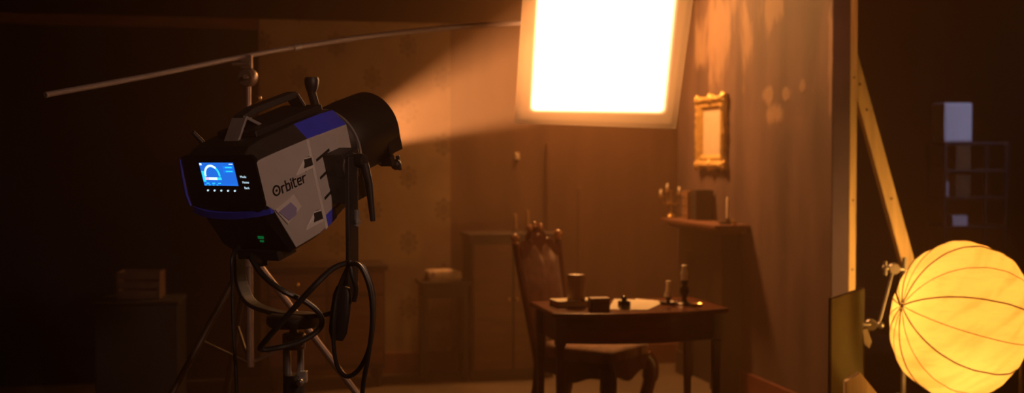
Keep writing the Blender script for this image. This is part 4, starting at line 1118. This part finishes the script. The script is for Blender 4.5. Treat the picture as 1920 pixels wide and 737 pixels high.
# crate on a dark plinth far left
p = at(265, 534, 7.0)
tr = thing('road_trunk', 'black road trunk standing in the dark at far left', 'trunk', (p.x, p.y, 0), .15)
zt = at(265, 559, 7.0).z
bm = NB(); box(bm, (0, 0, zt / 2 + .02), (.46, .40, zt - .05)); obj('case', bm, 'black', tr, bevel=.006)
bm = NB(); box(bm, (0, 0, zt - .012), (.47, .41, .024)); obj('lid', bm, 'drape', tr, bevel=.006)
for sx in (-1, 1):
    for sy in (-1, 1):
        bm = NB(); lathe(bm, [(0, -.012), (.021, -.012), (.023, 0), (.021, .012), (0, .012)], (sx * .19, sy * .16, .023), 14, axis=V((1, 0, 0))); obj('caster', bm, 'rubber', tr, True)
crt = thing('wooden_crate', 'small slatted wooden crate sitting on the black trunk at far left', 'crate', (p.x, p.y, zt), .12)
bm = NB(); box(bm, (0, 0, .012), (.24, .18, .016)); obj('bottom', bm, 'cratewood', crt)
for sy in (-1, 1):
    for k in range(3):
        bm = NB(); box(bm, (0, sy * .092, .035 + k * .052), (.245, .010, .044)); obj('slat', bm, 'cratewood', crt, bevel=.002)
for sx in (-1, 1):
    bm = NB(); box(bm, (sx * .116, 0, .085), (.012, .174, .15)); obj('end_board', bm, 'cratewood', crt, bevel=.002)

# ------------------------------------------------------------------ light
def area(name, loc, target, size, energy, color, spread=180):
    d = bpy.data.lights.new(name, 'AREA'); o = bpy.data.objects.new(name, d); COL.objects.link(o)
    d.shape = 'DISK'; d.size = size; d.energy = energy; d.color = color; d.spread = math.radians(spread)
    o.location = loc; o.rotation_euler = (V(target) - V(loc)).to_track_quat('-Z', 'Y').to_euler(); return o
area('set_top_light', (.48, 8.34, 2.98), (.95, 7.1, 1.1), .36, 94, WARM, 140)
area('brace_fill', (2.58, 5.5, .62), (1.86, 6.65, 1.05), .3, 7, (1.0, .42, .075), 84)  # unseen fill added to brighten the stud and brace beyond the lantern's reach
area('flag_fill', (2.02, 4.25, .42), (1.72, 6.0, .62), .25, 1.1, (1.0, .40, .07), 40)  # unseen low fill added to lift the flag and gusset
area('cart_fill', (4.6, 7.0, 3.6), (3.5, 9.5, 1.6), .4, 1.6, (.80, .68, .92), 40)  # unseen cool fill added to brighten the white case on the cart
area('spotlight_fill', (2.6, -.6, 3.0), (-.62, 3.65, 1.5), .4, 2.4, (1.0, .50, .31), 26)  # unseen narrow fill added to brighten the spotlight's side

w_ = bpy.data.worlds.new('world'); S.world = w_; w_.use_nodes = True
w_.node_tree.nodes['Background'].inputs['Color'].default_value = (.0, .0, .0, 1)
w_.node_tree.nodes['Background'].inputs['Strength'].default_value = 0

# ------------------------------------------------------------------ haze in the air
bm = NB(); box(bm, (2.275, 5.5, 2.49), (7.25, 14.9, 4.98))
hz_ = bpy.data.materials.new('stage_haze'); hz_.use_nodes = True
nt = hz_.node_tree; nt.nodes.clear()
o_ = nt.nodes.new('ShaderNodeOutputMaterial'); vsn = nt.nodes.new('ShaderNodeVolumeScatter')
vsn.inputs['Density'].default_value = .037; vsn.inputs['Anisotropy'].default_value = .15; vsn.inputs['Color'].default_value = (.95, .56, .30, 1)
nt.links.new(vsn.outputs[0], o_.inputs['Volume'])
hz = obj('haze', bm, hz_); hz['kind'] = 'stuff'; tag(hz, 'thin stage haze hanging in the air around the set', 'haze')

# ------------------------------------------------------------------ render look
S.view_settings.view_transform = 'Standard'; S.view_settings.look = 'None'; S.view_settings.gamma = 1
S.view_settings.use_curve_mapping = False
S.view_settings.exposure = 0
cy = S.cycles
cy.use_denoising = True
cy.max_bounces = 8; cy.diffuse_bounces = 3; cy.glossy_bounces = 3; cy.volume_bounces = 0; cy.transmission_bounces = 4
cy.sample_clamp_indirect = 4.0
cy.caustics_reflective = False; cy.caustics_refractive = False
